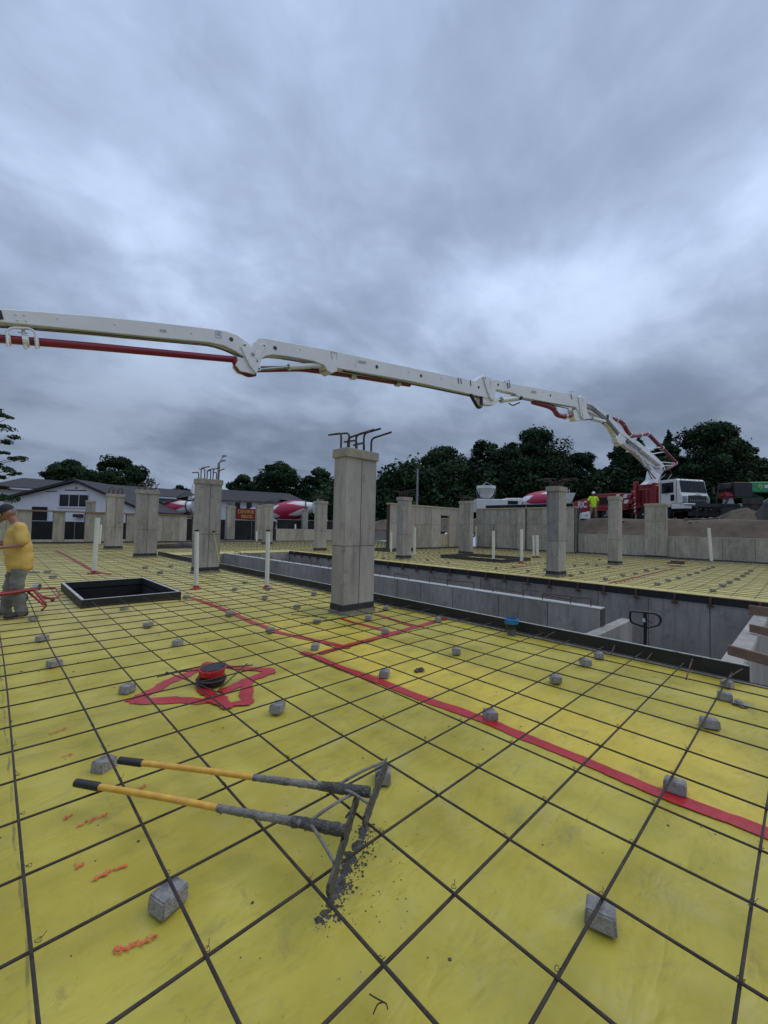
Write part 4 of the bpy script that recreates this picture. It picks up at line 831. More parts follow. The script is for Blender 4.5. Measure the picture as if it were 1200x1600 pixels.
# ------------------------------------------------------------------ the two concrete rakes
def rake(grip, neck, blade_lo, blade_hi, zg, zn, zb, label, seed, dirty=0.42):
    G_ = at(*grip, zg); Nk = at(*neck, zn); d = (Nk-G_); t = thing('concrete_rake', label, 'rake', (Nk.x, Nk.y, 0.09), group='two concrete rakes lying on the rebar'); o = t.location.copy()
    L_ = d.length; u = d.normalized(); a_ = G_+u*0.15; b_ = G_+u*(L_*(1-dirty))
    m_ = MB(); m_.tube([G_-u*0.005, G_, a_, a_+u*0.012], [0.014, 0.0205, 0.0215, 0.017], 16); m_.build('grip', 'black_plastic', t, org=o, smooth=True)
    m_ = MB(); m_.tube([a_+(b_-a_)*s_+Vector((0, 0, 0.004*math.sin(s_*3))) for s_ in np.linspace(0, 1, 6)], 0.0158, 16); m_.build('handle', 'wood_handle', t, org=o, smooth=True)
    rr = random.Random(seed); pts = []; rs = []
    for k in range(60):
        s_ = k/59; pts.append(b_+(Nk-b_)*s_); rs.append(0.0163+0.0055*s_**1.5+rr.uniform(-0.001, 0.0022)*(0.4+s_))
    m_ = MB(); m_.tube(pts, rs, 14); m_.v = [tuple(Vector(v)+Vector((rr.gauss(0, .0009), rr.gauss(0, .0009), rr.gauss(0, .0012)))) for v in m_.v]; m_.build('mortar_crust', 'handle_dirty', t, org=o, smooth=True)
    m_ = MB(); c_ = Nk-u*0.02; m_.tube([Nk-u*(0.24-0.26*k/14) for k in range(15)], [0.0205+0.0045*min(1, k/5)+rr.uniform(-0.0015, 0.0025) for k in range(15)], 14); m_.v = [tuple(Vector(v)+Vector((rr.gauss(0, .001), rr.gauss(0, .001), rr.gauss(0, .0015)))) for v in m_.v]; m_.build('socket', 'wet_mortar', t, org=o, smooth=True)
    # blade: a long slightly curved plate, caked with mortar
    lo = at(*blade_lo, zb); hi = at(*blade_hi, zb); ax = (hi-lo); bl = ax.length; ax.normalize(); nrm = Vector((-ax.y, ax.x, 0)).normalized()
    if nrm.dot(u) < 0: nrm = -nrm
    nu, nv = 24, 8; vs = []; th = 0.004; H_ = 0.062
    def S(i, j, side):
        s_ = i/nu; w_ = j/nv; z = -0.012+H_*w_; curve = 0.008*(w_-0.5)**2*4-0.004*w_
        edge = 1-0.10*abs(2*s_-1)**6*(w_ > 0.6)
        return lo+ax*bl*s_+nrm*(curve+side*(th+0.004*abs(math.sin(s_*9+w_*5)*math.sin(s_*23+2*w_))))+Vector((0, 0, z*edge))
    m_ = MB(); k0 = []
    for side in (-1, 1):
        for i in range(nu+1):
            for j in range(nv+1): vs.append(tuple(S(i, j, side)))
    n1 = (nu+1)*(nv+1); fs = []
    for i in range(nu):
        for j in range(nv):
            a = i*(nv+1)+j; q = (a, a+nv+1, a+nv+2, a+1); fs.append(q); fs.append(tuple(x+n1 for x in q[::-1]))
    for i in range(nu):
        a = i*(nv+1); fs.append((a, a+n1, a+nv+1+n1, a+nv+1)); b2 = a+nv; fs.append((b2, b2+nv+1, b2+nv+1+n1, b2+n1))
    for j in range(nv):
        fs.append((j, j+1, j+1+n1, j+n1)); b2 = nu*(nv+1)+j; fs.append((b2, b2+n1, b2+1+n1, b2+1))
    m_.add(vs, fs); m_.build('blade', 'wet_mortar', t, org=o, smooth=True)
    mid = (lo+hi)/2+Vector((0, 0, 0.04)); joint = Nk-u*0.16
    for e_ in (lo+ax*bl*0.14, hi-ax*bl*0.14):
        m_ = MB(); m_.tube(bend([joint+Vector((0, 0, 0.01)), joint+(e_-joint)*0.5+Vector((0, 0, 0.045)), e_+Vector((0, 0, 0.06))], 0.1, 5), 0.0075, 8); m_.build('brace', 'handle_dirty', t, org=o, smooth=True)
    # hook on the top edge of the blade
    m_ = MB(); m_.tube([mid+Vector((0, 0, 0.045)), mid+Vector((0, 0, 0.07))+nrm*0.015, mid+Vector((0, 0, 0.05))+nrm*0.03], 0.006, 6); m_.build('hook', 'wet_mortar', t, org=o)
    return t
rake((119, 1223), (534, 1297), (512, 1400), (560, 1240), 0.135, 0.20, 0.125, 'nearer yellow handled concrete rake with black grip, blade nearest the camera', 1)
rake((187, 1188), (572, 1237), (568, 1290), (603, 1196), 0.135, 0.20, 0.125, 'farther yellow handled concrete rake with black grip, blade by the pale block', 2)
# ------------------------------------------------------------------ pallet jack handle rising from the trench
c_ = at_depth(1008, 968, 7.4); base = Vector((c_.x, c_.y, -2.6)); t = thing('pallet_jack', 'black pallet jack whose loop handle rises out of the trench', 'pallet jack', base)
hr = Vector((_r.x, _r.y, 0)).normalized()
def hp(u, v): return at_depth(u, v, 7.4)
loop = [hp(985, 956), hp(989, 955), hp(1022, 958), hp(1031, 963), hp(1033, 970), hp(1029, 977), hp(1010, 981), (hp(986, 972)), hp(984, 964), hp(985, 956)]
m_ = MB(); m_.tube(bend(loop, 0.03, 3), 0.019, 10); m_.build('handle_loop', 'black_plastic', t, org=base, smooth=True)
m_ = MB(); m_.tube([hp(1008, 957), hp(1008.5, 980)], 0.03, 10); m_.tube([hp(1008.5, 980), Vector((c_.x+0.05, c_.y+0.05, -1.9))], 0.027, 10); m_.build('drawbar', 'black_plastic', t, org=base, smooth=True)
m_ = MB(); m_.box(-0.02, 0.02, -0.02, 0.02, -0.03, 0.03); m_.v = [tuple(Vector(v)+hp(1006.5, 969)-hr.cross(Vector((0, 0, 1)))*-0.0) for v in m_.v]; m_.build('label_plate', 'trim', t, org=base)
m_ = MB(); m_.tube([hp(1010, 967), hp(1019, 974)], 0.008, 6); m_.build('release_lever', 'black_plastic', t, org=base)
m_ = MB(); m_.box(-0.12, 0.12, -0.12, 0.12, 0.15, 0.75); m_.build('pump_body', 'red_paint', t, bevel=0.02)
for s_ in (-1, 1): m_ = MB(); m_.box(-0.1, 1.05, s_*0.2-0.07, s_*0.2+0.07, 0.12, 0.18); m_.build('fork', 'red_paint', t, bevel=0.01)
for s_ in (-1, 1): m_ = MB(); m_.lathe([(0.09, -0.03), (0.09, 0.03)], (0, s_*0.1, 0.09), (0, 1, 0), 16); m_.build('wheel', 'black_plastic', t)
# ------------------------------------------------------------------ people
def skinmesh(nodes, edges, root=0, sub=2):
    me = bpy.data.meshes.new('sk'); me.from_pydata([n[0] for n in nodes], edges, []); ob = bpy.data.objects.new('sk', me); COL.objects.link(ob)
    md = ob.modifiers.new('s', 'SKIN'); md.use_smooth_shade = True
    sv = me.skin_vertices[0].data
    for i, n in enumerate(nodes):
        r_ = n[1]; sv[i].radius = r_ if isinstance(r_, tuple) else (r_, r_); sv[i].use_root = (i == root)
    if sub: m2__ = ob.modifiers.new('d', 'SUBSURF'); m2__.levels = sub; m2__.render_levels = sub
    dg = bpy.context.evaluated_depsgraph_get(); dg.update(); e_ = ob.evaluated_get(dg); m3 = bpy.data.meshes.new_from_object(e_)
    vs = [tuple(v.co) for v in m3.vertices]; fs = [tuple(p.vertices) for p in m3.polygons]
    bpy.data.objects.remove(ob); bpy.data.meshes.remove(me); bpy.data.meshes.remove(m3); return vs, fs
def chain(names_nodes, links, root):
    keys = list(names_nodes); return [names_nodes[k] for k in keys], [(keys.index(a), keys.index(b)) for a, b in links], keys.index(root)
def head_mesh(c, yaw_dir, tilt, s=1.0):
    """head in local frame: forward = yaw_dir pitched down by tilt"""
    bm = bmesh.new(); bmesh.ops.create_uvsphere(bm, u_segments=28, v_segments=20, radius=1)
    fw = Vector(yaw_dir).normalized(); sdv = Vector((0, 0, 1)).cross(fw).normalized(); rot = Matrix.Rotation(tilt, 3, sdv); fw2 = rot @ fw; up2 = rot @ Vector((0, 0, 1))
    vs = []
    for v in bm.verts:
        x, y, z = v.co   # x forward
        X_ = x*0.095; Y_ = y*0.076; Z_ = z*0.118
        if z < -0.15: k = (-z-0.15)/0.85; Y_ *= 1-0.42*k; X_ = X_*(1-0.25*k)+0.014*k
        if x > 0.55 and abs(y) < 0.22 and -0.42 < z < 0.12: X_ += 0.026*(1-abs(y)/0.22)*(1-abs((z+0.22)/0.34))
        if x > 0.6 and 0.0 < z < 0.25 and 0.15 < abs(y) < 0.5: X_ -= 0.008
        if x > 0.6 and -0.62 < z < -0.5 and abs(y) < 0.4: X_ -= 0.005
        if x > 0.5 and -0.95 < z < -0.68: X_ += 0.008
        if abs(y) > 0.85 and -0.25 < z < 0.2 and abs(x) < 0.35: Y_ += math.copysign(0.014, y)
        p = Vector(c)+(fw2*X_+sdv*Y_+up2*Z_)*s; vs.append(tuple(p))
    fs = [tuple(q.index for q in f_.verts) for f_ in bm.faces]; bm.free(); return vs, fs, fw2, sdv, up2
def hand(mb, wrist, d, palm_n, s=1.0, curl=0.5, mi=0):
    """palm and five fingers from the wrist along d; palm faces palm_n"""
    d = Vector(d).normalized(); pn = Vector(palm_n); pn = (pn-d*pn.dot(d)).normalized(); sd_ = d.cross(pn)
    W_ = Vector(wrist); pc = W_+d*0.05*s
    vs, fs = skinmesh([(W_, 0.024*s), (W_+d*0.035*s, (0.034*s, 0.017*s)), (W_+d*0.085*s, (0.036*s, 0.015*s))], [(0, 1), (1, 2)], 0, 1); mb.add(vs, fs, mi)
    for k, ln in enumerate((0.068, 0.078, 0.072, 0.055)):
        b = W_+d*0.085*s+sd_*(0.027-0.018*k)*s; p1 = b+(d*math.cos(curl*0.7)+pn*math.sin(curl*0.7))*ln*0.45*s; p2 = p1+(d*math.cos(curl*1.6)+pn*math.sin(curl*1.6))*ln*0.32*s; p3 = p2+(d*math.cos(curl*2.3)+pn*math.sin(curl*2.3))*ln*0.25*s
        vs, fs = skinmesh([(b-d*0.02*s, 0.009*s), (b, 0.0095*s), (p1, 0.0088*s), (p2, 0.008*s), (p3, 0.0065*s)], [(0, 1), (1, 2), (2, 3), (3, 4)], 0, 1); mb.add(vs, fs, mi)
    b = W_+d*0.03*s+sd_*0.028*s; p1 = b+(d*0.6+sd_*0.7+pn*0.25).normalized()*0.035*s; p2 = p1+(d*0.85+sd_*0.25+pn*0.45).normalized()*0.03*s; p3 = p2+(d*0.8+pn*0.6).normalized()*0.02*s
    vs, fs = skinmesh([(b, 0.012*s), (p1, 0.0105*s), (p2, 0.0095*s), (p3, 0.008*s)], [(0, 1), (1, 2), (2, 3)], 0, 1); mb.add(vs, fs, mi)
def blob(segs, vox=0.016, smooth=6):
    """one continuous surface from tapered segments (p0, (rx, ry), p1, (rx, ry)); ry is the left-right radius"""
    bm = bmesh.new()
    for (p0, r0, p1, r1) in segs:
        p0, p1 = Vector(p0), Vector(p1); r0 = r0 if isinstance(r0, tuple) else (r0, r0); r1 = r1 if isinstance(r1, tuple) else (r1, r1)
        d = (p1-p0); L_ = max(d.length, 1e-5); d = d/L_; sd_ = Vector((0, 1, 0)) if abs(d.y) < 0.85 else Vector((1, 0, 0)); sd_ = (sd_-d*sd_.dot(d)).normalized(); f_ = sd_.cross(d); n = 16; rings = []
        prof = [(-math.cos(a), math.sin(a), 0) for a in (0.25, 0.75, 1.2)]+[(0, 1, s_) for s_ in (0, 0.25, 0.5, 0.75, 1)]+[(math.cos(a), math.sin(a), 1) for a in (1.2, 0.75, 0.25)]
        for (e_, k, s_) in prof:
            rx, ry = r0[0]+(r1[0]-r0[0])*s_, r0[1]+(r1[1]-r0[1])*s_; c_ = p0+d*(L_*s_+e_*min(rx, ry)*0.9)
            rings.append([bm.verts.new(c_+f_*math.cos(6.28318*j/n)*rx*k+sd_*math.sin(6.28318*j/n)*ry*k) for j in range(n)])
        for i in range(len(rings)-1):
            for j in range(n): bm.faces.new((rings[i][j], rings[i][(j+1) % n], rings[i+1][(j+1) % n], rings[i+1][j]))
        bm.faces.new(rings[0][::-1]); bm.faces.new(rings[-1])
    bmesh.ops.recalc_face_normals(bm, faces=bm.faces); me = bpy.data.meshes.new('bl'); bm.to_mesh(me); bm.free(); ob = bpy.data.objects.new('bl', me); COL.objects.link(ob)
    md = ob.modifiers.new('r', 'REMESH'); md.mode = 'VOXEL'; md.voxel_size = vox; sm = ob.modifiers.new('s', 'SMOOTH'); sm.factor = 0.5; sm.iterations = smooth
    dg = bpy.context.evaluated_depsgraph_get(); dg.update(); m3 = bpy.data.meshes.new_from_object(ob.evaluated_get(dg)); vs = [tuple(v.co) for v in m3.vertices]; fs = [tuple(q.vertices) for q in m3.polygons]
    bpy.data.objects.remove(ob); bpy.data.meshes.remove(me); bpy.data.meshes.remove(m3); return vs, fs
def person(loc, heading, label, J, shirt, trousers, head='cap', skin='skin', s=1.0, belly=0.0, head_tilt=0.3, head_yaw=0.0, vox=0.016):
    """J: joints in local frame, x forward, y left, z up, feet on z=0"""
    t = thing('person', label, 'person', loc, heading); V = Vector
    def jj(k): return V(J[k])*s
    def R2(*a): return tuple(x*s for x in a)
    pel, chs, nk, hd = jj('pelvis'), jj('chest'), jj('neck'), jj('head'); mid = pel*0.5+chs*0.5
    seg = [(pel, R2(.095, .13), mid, R2(.09, .125)), (mid, R2(.09, .125), chs, R2(.10, .15)), (chs, R2(.09, .14), nk, R2(.055, .06)), (nk, R2(.056, .058), hd+V((-0.015, 0, -0.05))*s, R2(.055, .055))]
    for q in 'lr':
        sh, el, wr_, hp_, kn, an, to_ = [jj(k+q) for k in ('sh', 'el', 'wr', 'hip', 'kn', 'an', 'to')]
        seg += [(chs+(sh-chs)*0.3, R2(.07, .06), sh, R2(.052, .052)), (sh, R2(.05, .05), el, R2(.038, .038)), (el, R2(.040, .040), wr_, R2(.025, .029)), (pel*0.4+hp_*0.6, R2(.085, .085), kn, R2(.055, .055)), (kn, R2(.054, .054), an, R2(.038, .038)), (an, R2(.036, .036), an*0.5+to_*0.5, R2(.022, .03))]
    mb = MB(); vs, fs = blob(seg, vox, 5); mb.add(vs, fs)
    fwd = V((math.cos(head_yaw), math.sin(head_yaw), 0)); vs, fs, fw2, sdv, up2 = head_mesh(hd, fwd, head_tilt, s); mb.add(vs, fs)
    for q in 'lr':
        d = (jj('wr'+q)-jj('el'+q)); hand(mb, jj('wr'+q)+d.normalized()*0.01, d, V((0.1, -0.5 if q == 'l' else 0.5, -0.8)), s, 0.55)
    mb.build('body', skin, t, smooth=True)
    def hpnt(x, y, z): return tuple(hd+(fw2*x+sdv*y+up2*z)*s)
    for sg in (-1, 1):
        m_ = MB(); m_.lathe([(0.002, -0.010), (0.009, -0.006), (0.011, 0), (0.009, 0.006), (0.002, 0.01)], hpnt(0.083, sg*0.031, 0.012), (0, 0, 1), 8); m_.build('eye', 'dark_metal', t)
    def cap_shell(zc, scale, z_lo):
        bm = bmesh.new(); bmesh.ops.create_uvsphere(bm, u_segments=24, v_segments=16, radius=1)
        vs2 = [hpnt(v.co.x*0.095*scale-0.004, v.co.y*0.076*scale*1.05, max(v.co.z, z_lo)*0.118*scale+zc) for v in bm.verts]
        fs2 = [tuple(q.index for q in f_.verts) for f_ in bm.faces if max(q.co.z for q in f_.verts) > z_lo]; bm.free(); return vs2, fs2
    m_ = MB(); bm = bmesh.new(); bmesh.ops.create_uvsphere(bm, u_segments=24, v_segments=18, radius=1)
    vs2 = [hpnt(v.co.x*0.098-0.005, v.co.y*0.081, v.co.z*0.121) for v in bm.verts]; fs2 = [tuple(q.index for q in f_.verts) for f_ in bm.faces if (f_.calc_center_median().x < 0.15 and f_.calc_center_median().z > -0.30) or f_.calc_center_median().z > 0.5]; bm.free()
    m_.add(vs2, fs2); m_.build('hair', 'grey_hair' if head == 'cap' else 'cap_cloth', t, smooth=True)
    m_ = MB()
    if head == 'cap':
        vs2, fs2 = cap_shell(0.012, 1.10, 0.18); m_.add(vs2, fs2); m_.build('cap', 'cap_cloth', t, smooth=True)
        m_ = MB(); m_.prism([hpnt(0.07, -0.07, 0.035), hpnt(0.13, -0.055, 0.026), hpnt(0.165, -0.02, 0.02), hpnt(0.165, 0.02, 0.02), hpnt(0.13, 0.055, 0.026), hpnt(0.07, 0.07, 0.035)], up2*0.006); m_.build('cap_brim', 'cap_cloth', t)
    else:
        vs2, fs2 = cap_shell(0.02, 1.22, 0.12); m_.add(vs2, fs2); m_.lathe([(0.118*s, 0), (0.135*s, 0.004), (0.135*s, 0.010), (0.118*s, 0.016)], hpnt(0.005, 0, 0.032), up2, 24); m_.build('hard_hat', 'helmet', t, smooth=True)
    b_ = belly/s; hem = pel+V((0.0, 0, -0.125))*s
    seg = [(hem, R2(.165+b_*.4, .212), mid+V((b_*0.5, 0, 0))*s, R2(.15+b_, .192)), (mid+V((b_*0.5, 0, 0))*s, R2(.15+b_, .192), chs, R2(.140, .185)), (chs, R2(.135, .175), nk-V((0.01, 0, 0.035))*s, R2(.066, .072))]
    for q in 'lr':
        sh, el = jj('sh'+q), jj('el'+q); e_ = sh+(el-sh)*0.84; seg += [(chs+(sh-chs)*0.35+V((0, 0, 0.02))*s, R2(.105, .08), sh, R2(.080, .070)), (sh, R2(.078, .070), e_, R2(.082, .070))]
    vs, fs = blob(seg, vox, 4); rr = random.Random(4)
    vs = [(x+0.006*math.sin(z*38+y*11)*(1 if z < mid.z+0.1*s else 0.5), y+0.005*math.sin(z*31+x*17), z) for x, y, z in vs]; m_ = MB(); m_.add(vs, fs); m_.build('shirt', shirt, t, smooth=True)
    seg = [(pel+V((0, 0, 0.0))*s, R2(.10, .14), pel-V((0, 0, 0.06))*s, R2(.115, .15))]
    for q in 'lr':
        hp_, kn, an = jj('hip'+q), jj('kn'+q), jj('an'+q); seg += [(hp_+V((0, -0.012 if q == 'l' else 0.012, -0.05))*s, R2(.108, .09), kn, R2(.088, .082)), (kn, R2(.088, .082), an+V((0, 0, -0.02))*s, R2(.080, .072))]
    vs, fs = blob(seg, vox, 4); vs = [(x+0.007*math.sin(z*33+y*9)+0.004*math.sin(z*71), y+0.005*math.sin(z*27+x*13), z) for x, y, z in vs]; m_ = MB(); m_.add(vs, fs); m_.build('trousers', trousers, t, smooth=True)
    for q in 'lr':
        a_, b2 = jj('an'+q), jj('to'+q); dr = (b2-a_); dr.z = 0; dr.normalize(); bs = V((a_.x, a_.y, 0.05*s))
        vs, fs = blob([(bs-dr*0.05*s, R2(.045, .042), bs+dr*0.10*s, R2(.045, .05)), (bs+dr*0.10*s-V((0, 0, .008)), R2(.042, .05), bs+dr*0.19*s-V((0, 0, .015)), R2(.03, .042)), (bs, R2(.05, .048), bs+V((0, 0, 0.10))*s, R2(.052, .05))], 0.012, 3)
        vs = [(x, y, max(z, 0.0)) for x, y, z in vs]; m_ = MB(); m_.add(vs, fs); m_.build('boot', 'boot', t, smooth=True)
    return t
fp = at(24, 963); hd_ = math.atan2(-0.10, -1.0)
J1 = dict(pelvis=(-0.02, 0, 0.93), chest=(0.03, 0, 1.30), neck=(0.07, 0, 1.47), head=(0.15, 0, 1.61), shl=(0.02, 0.20, 1.39), ell=(0.01, 0.29, 1.12), wrl=(0.27, 0.20, 1.08), shr=(0.03, -0.19, 1.39), elr=(0.05, -0.25, 1.10), wrr=(0.30, -0.10, 1.12),
  hipl=(-0.01, 0.10, 0.88), knl=(0.02, 0.12, 0.48), anl=(-0.05, 0.13, 0.09), tol=(0.14, 0.15, 0.04), hipr=(-0.01, -0.10, 0.88), knr=(0.06, -0.13, 0.48), anr=(0.10, -0.16, 0.09), tor=(0.29, -0.18, 0.04))
person((fp.x, fp.y, 0.0), hd_, 'stocky worker in a yellow T-shirt, grey trousers and dark cap, looking down at his hands', J1, 'yellow_shirt', 'grey_trousers', head='cap', skin='skin', s=1.02, belly=0.025, head_tilt=0.62)
fp2 = at(-22, 930); J2 = dict(J1)
person((fp2.x, fp2.y, 0.0), hd_+math.pi*0.9, 'worker in a lime green shirt mostly hidden behind the man in yellow', J2, 'lime_shirt', 'khaki', head='hat', skin='skin_dark', s=0.98, head_tilt=0.3)
wp = at_depth(927, 816, 31.5)
J3 = dict(J1); J3.update(pelvis=(0, 0, 0.95), chest=(0.0, 0, 1.30), neck=(0.0, 0, 1.48), head=(0.02, 0, 1.62), shl=(0, 0.2, 1.40), ell=(-0.02, 0.34, 1.15), wrl=(0.08, 0.20, 0.98), shr=(0, -0.2, 1.40), elr=(-0.02, -0.34, 1.15), wrr=(0.08, -0.20, 0.98), knl=(0.03, 0.13, 0.5), anl=(0.0, 0.16, 0.09), tol=(0.17, 0.19, 0.04), knr=(0.03, -0.15, 0.5), anr=(-0.02, -0.24, 0.09), tor=(0.15, -0.28, 0.04))
gz = terrain_z(wp.x, wp.y)
W3 = person((wp.x, wp.y, gz), math.atan2(-_f.y, -_f.x), 'worker in bright yellow vest and white hard hat on the bank by the red truck', J3, 'vest', 'khaki', head='hat', skin='skin_dark', s=1.16, head_tilt=0.1, vox=0.025)

# red ladder shaped tool behind the worker
t = thing('screed_frame', 'red tubular screed frame with black feet lying behind the worker in yellow', 'screed', at(60, 945))
o = t.location.copy(); yb_ = 0.30
def rp_(u, v, z): return at(u, v, z)
def rod(name, pts, r_, m='red_paint'):
    m_ = MB(); m_.tube(pts, r_, 8); m_.build(name, m, t, org=o, smooth=True)
A_, B_ = rp_(-40, 934, 0.40), rp_(52, 921, 0.42)
rod('main_pipe', [A_, B_], 0.032)
rod('frame_rail', [B_, rp_(70, 942, 0.22)], 0.018); rod('frame_rail', [rp_(44, 925, 0.38), rp_(68, 945, 0.2)], 0.016); rod('frame_rail', [rp_(52, 921, 0.36), rp_(68, 933, 0.3)], 0.016)
rod('frame_rail', [rp_(66, 933, 0.28), rp_(84, 936, 0.2)], 0.02); rod('frame_rail', [rp_(48, 919, 0.33), rp_(86, 919, 0.2)], 0.014); rod('frame_rail', [rp_(84, 936, 0.2), rp_(94, 930, 0.2), rp_(86, 918, 0.22)], 0.014)
rod('leg', [rp_(70, 940, 0.2), rp_(72, 947, 0.12), rp_(66, 953, 0.02)], 0.015); rod('foot', [rp_(67, 952, 0.03), rp_(64.5, 954, 0.012)], 0.02, 'black_plastic'); rod('foot', [rp_(83, 935, 0.19), rp_(82, 938, 0.15)], 0.03, 'black_plastic'); rod('caster', [rp_(39.5, 931, 0.30), rp_(39.5, 936, 0.26)], 0.035, 'black_plastic'); rod('strut', [rp_(44, 926, 0.34), rp_(40, 932, 0.3)], 0.01, 'dark_metal')
rod('clamp', [rp_(26, 925, 0.40), rp_(30, 924, 0.40)], 0.048, 'steel'); rod('motor', [rp_(54, 917, 0.30), rp_(62, 917, 0.30)], 0.06, 'steel')
m_ = MB(); m_.beam(rp_(40, 895, 0.03), rp_(62, 894, 0.03), 0.05, 0.03); solo(m_, 'level', 'blue_plastic', 'blue strip of tool lying on the mat right behind the worker in yellow', 'tool')
# small odds and ends on the slabs
m_ = MB(); q = at(535, 846); m_.box(q.x-0.35, q.x+0.35, q.y-0.3, q.y+0.3, 0.02, 0.30); solo(m_, 'lumber_stack', 'timber_pale', 'small pale yellow stack left of the big column near the far low wall', 'stack', bevel=0.02)
m_ = MB(); q = at(1056, 884); m_.box(q.x-0.3, q.x+0.3, q.y-0.3, q.y+0.3, 0.1, 0.17); m_.box(q.x-0.1, q.x+0.2, q.y-0.35, q.y+0.2, 0.17, 0.24); solo(m_, 'scrap_pile', 'rusty', 'small dark pile of scrap at the end of the far red tape', 'scrap')
q = at(288, 853); m_ = MB(); hs = []; fs = []; rr = random.Random(2)
for i in range(13):
    for j in range(9):
        x_, y_ = -0.9+1.8*i/12, -0.5+1.0*j/8; e_ = max(0, 1-(x_/0.9)**2)*max(0, 1-(y_/0.5)**2); hs.append((q.x+x_+rr.uniform(-.03, .03), q.y+y_, 0.01+e_*(0.16+0.12*rr.random())))
for i in range(12):
    for j in range(8): fs.append((i*9+j, i*9+9+j, i*9+10+j, i*9+j+1))
m_.add(hs, fs); solo(m_, 'tarp_heap', 'felt', 'dark heap of crumpled sheeting at the far left end of the trench', 'heap')
# ------------------------------------------------------------------ frames for machines
HR = Vector((math.cos(YAW), -math.sin(YAW), 0)); FH = Vector((math.sin(YAW), math.cos(YAW), 0)); UP = Vector((0, 0, 1))
def place(lat, dep, z=0.0): return Vector((CAM.x, CAM.y, 0))+HR*lat+FH*dep+UP*z
def lat_of(u, dep):       # lateral offset of photo column u at forward distance dep, near the horizon
    return (u-600)/F*dep
class Frame:              # local x forward, y left, z up -> world
    def __init__(s, o, fwd): s.o = Vector(o); s.x = Vector(fwd).normalized(); s.y = UP.cross(s.x)
    def __call__(s, x, y, z): return s.o+s.x*x+s.y*y+UP*z
    def xf(s, mb): mb.v = [tuple(s(*p)) for p in mb.v]; return mb
def part(mb, name, mats, t, fr=None, **k):
    if fr is not None: fr.xf(mb)
    return mb.build(name, mats, t, org=t.location, **k)
def text_mesh(txt, size, mats, t, name, origin, xdir, ydir, ext=0.01, bold=True):
    cu = bpy.data.curves.new('txt', 'FONT'); cu.body = txt; cu.size = size; cu.extrude = ext; cu.align_x = 'CENTER'; cu.align_y = 'CENTER'
    if bold: cu.offset = size*0.02
    ob = bpy.data.objects.new('txt', cu); COL.objects.link(ob); dg = bpy.context.evaluated_depsgraph_get(); dg.update()
    me = bpy.data.meshes.new_from_object(ob.evaluated_get(dg)); xd, yd = Vector(xdir).normalized(), Vector(ydir).normalized(); zd = xd.cross(yd)
    mb = MB(); mb.add([Vector(origin)+xd*v.co.x+yd*v.co.y+zd*v.co.z for v in me.vertices], [tuple(p.vertices) for p in me.polygons]); bpy.data.objects.remove(ob)
    return mb.build(name, mats, t, org=t.location, recalc=False)
def wheel(t, fr, x, y, r_=0.52, w_=0.32):
    sg = 1 if y > 0 else -1
    m_ = MB(); m_.lathe([(r_*0.55, -w_/2), (r_*0.92, -w_/2), (r_, -w_/2+0.05), (r_, w_/2-0.05), (r_*0.92, w_/2), (r_*0.55, w_/2)], (x, y, r_), (0, 1, 0), 22); wl = part(m_, 'wheel', 'tyre', t, fr, smooth=True)
    m_ = MB(); m_.lathe([(r_*0.58, -0.02), (r_*0.56, 0.0), (r_*0.35, -0.05*1), (r_*0.16, -0.04), (r_*0.14, 0.03)], (x, y+sg*(w_/2-0.0), r_), (0, sg, 0), 18); fr.xf(m_); q = m_.build('rim', 'rim', wl, org=t.location, smooth=True)
# ------------------------------------------------------------------ concrete pump truck and its boom
Z0 = 2.52
TF = place(22.45, 29.5, Z0-0.02); fwd = HR*0.20-FH*0.98; T = Frame(TF, fwd)
t = thing('pump_truck', 'red concrete pump truck with white cab and long white boom over the site', 'truck', TF); PUMP = t
m_ = MB(); m_.box(-12.2, -0.5, -0.45, 0.45, 0.7, 1.05); part(m_, 'chassis', 'dark_metal', t, T)
for x_ in (-1.55, -3.45, -7.6, -8.9, -10.2):
    for y_ in (-1.05, 1.05): wheel(t, T, x_, y_)
# cab
m_ = MB(); prof = [(-2.05, 1.0), (-0.95, 1.0), (-0.85, 1.25), (-0.12, 1.25), (-0.10, 1.78), (-0.22, 2.05), (-0.42, 2.95), (-0.58, 3.05), (-1.95, 3.05), (-2.05, 2.95)]
m_.prism([(x, -1.2, z) for x, z in prof], (0, 2.4, 0)); cab = part(m_, 'cab', 'white_paint', t, T, bevel=0.05, seg=2)
def sub(mb, name, mats, par, **k):
    T.xf(mb); return mb.build(name, mats, par, org=t.location, **k)
m_ = MB(); m_.hexa([(-0.235, -1.10, 2.06), (-0.235, 1.10, 2.06), (-0.19, 1.10, 2.06), (-0.19, -1.10, 2.06), (-0.42, -1.06, 2.91), (-0.42, 1.06, 2.91), (-0.375, 1.06, 2.91), (-0.375, -1.06, 2.91)]); sub(m_, 'windscreen', 'glass', cab)
m_ = MB(); m_.box(-1.75, -0.75, -1.225, -1.20, 2.05, 2.82); sub(m_, 'side_window', 'glass', cab)
m_ = MB(); m_.box(-0.98, -0.68, -1.228, -1.20, 1.45, 1.9); sub(m_, 'door_window', 'glass', cab)
m_ = MB(); m_.box(-1.86, -1.84, -1.222, -1.2, 1.15, 2.95); m_.box(-0.52, -0.50, -1.222, -1.2, 1.3, 2.9); m_.box(-1.86, -0.5, -1.222, -1.2, 1.15, 1.17); sub(m_, 'door_seam', 'dark_metal', cab)
m_ = MB(); m_.tube([(-1.3, -1.25, 1.95), (-1.3, -1.42, 2.1), (-1.3, -1.42, 2.5)], 0.02, 6); m_.box(-1.38, -1.3, -1.52, -1.34, 2.1, 2.55); sub(m_, 'mirror', 'dark_metal', cab)
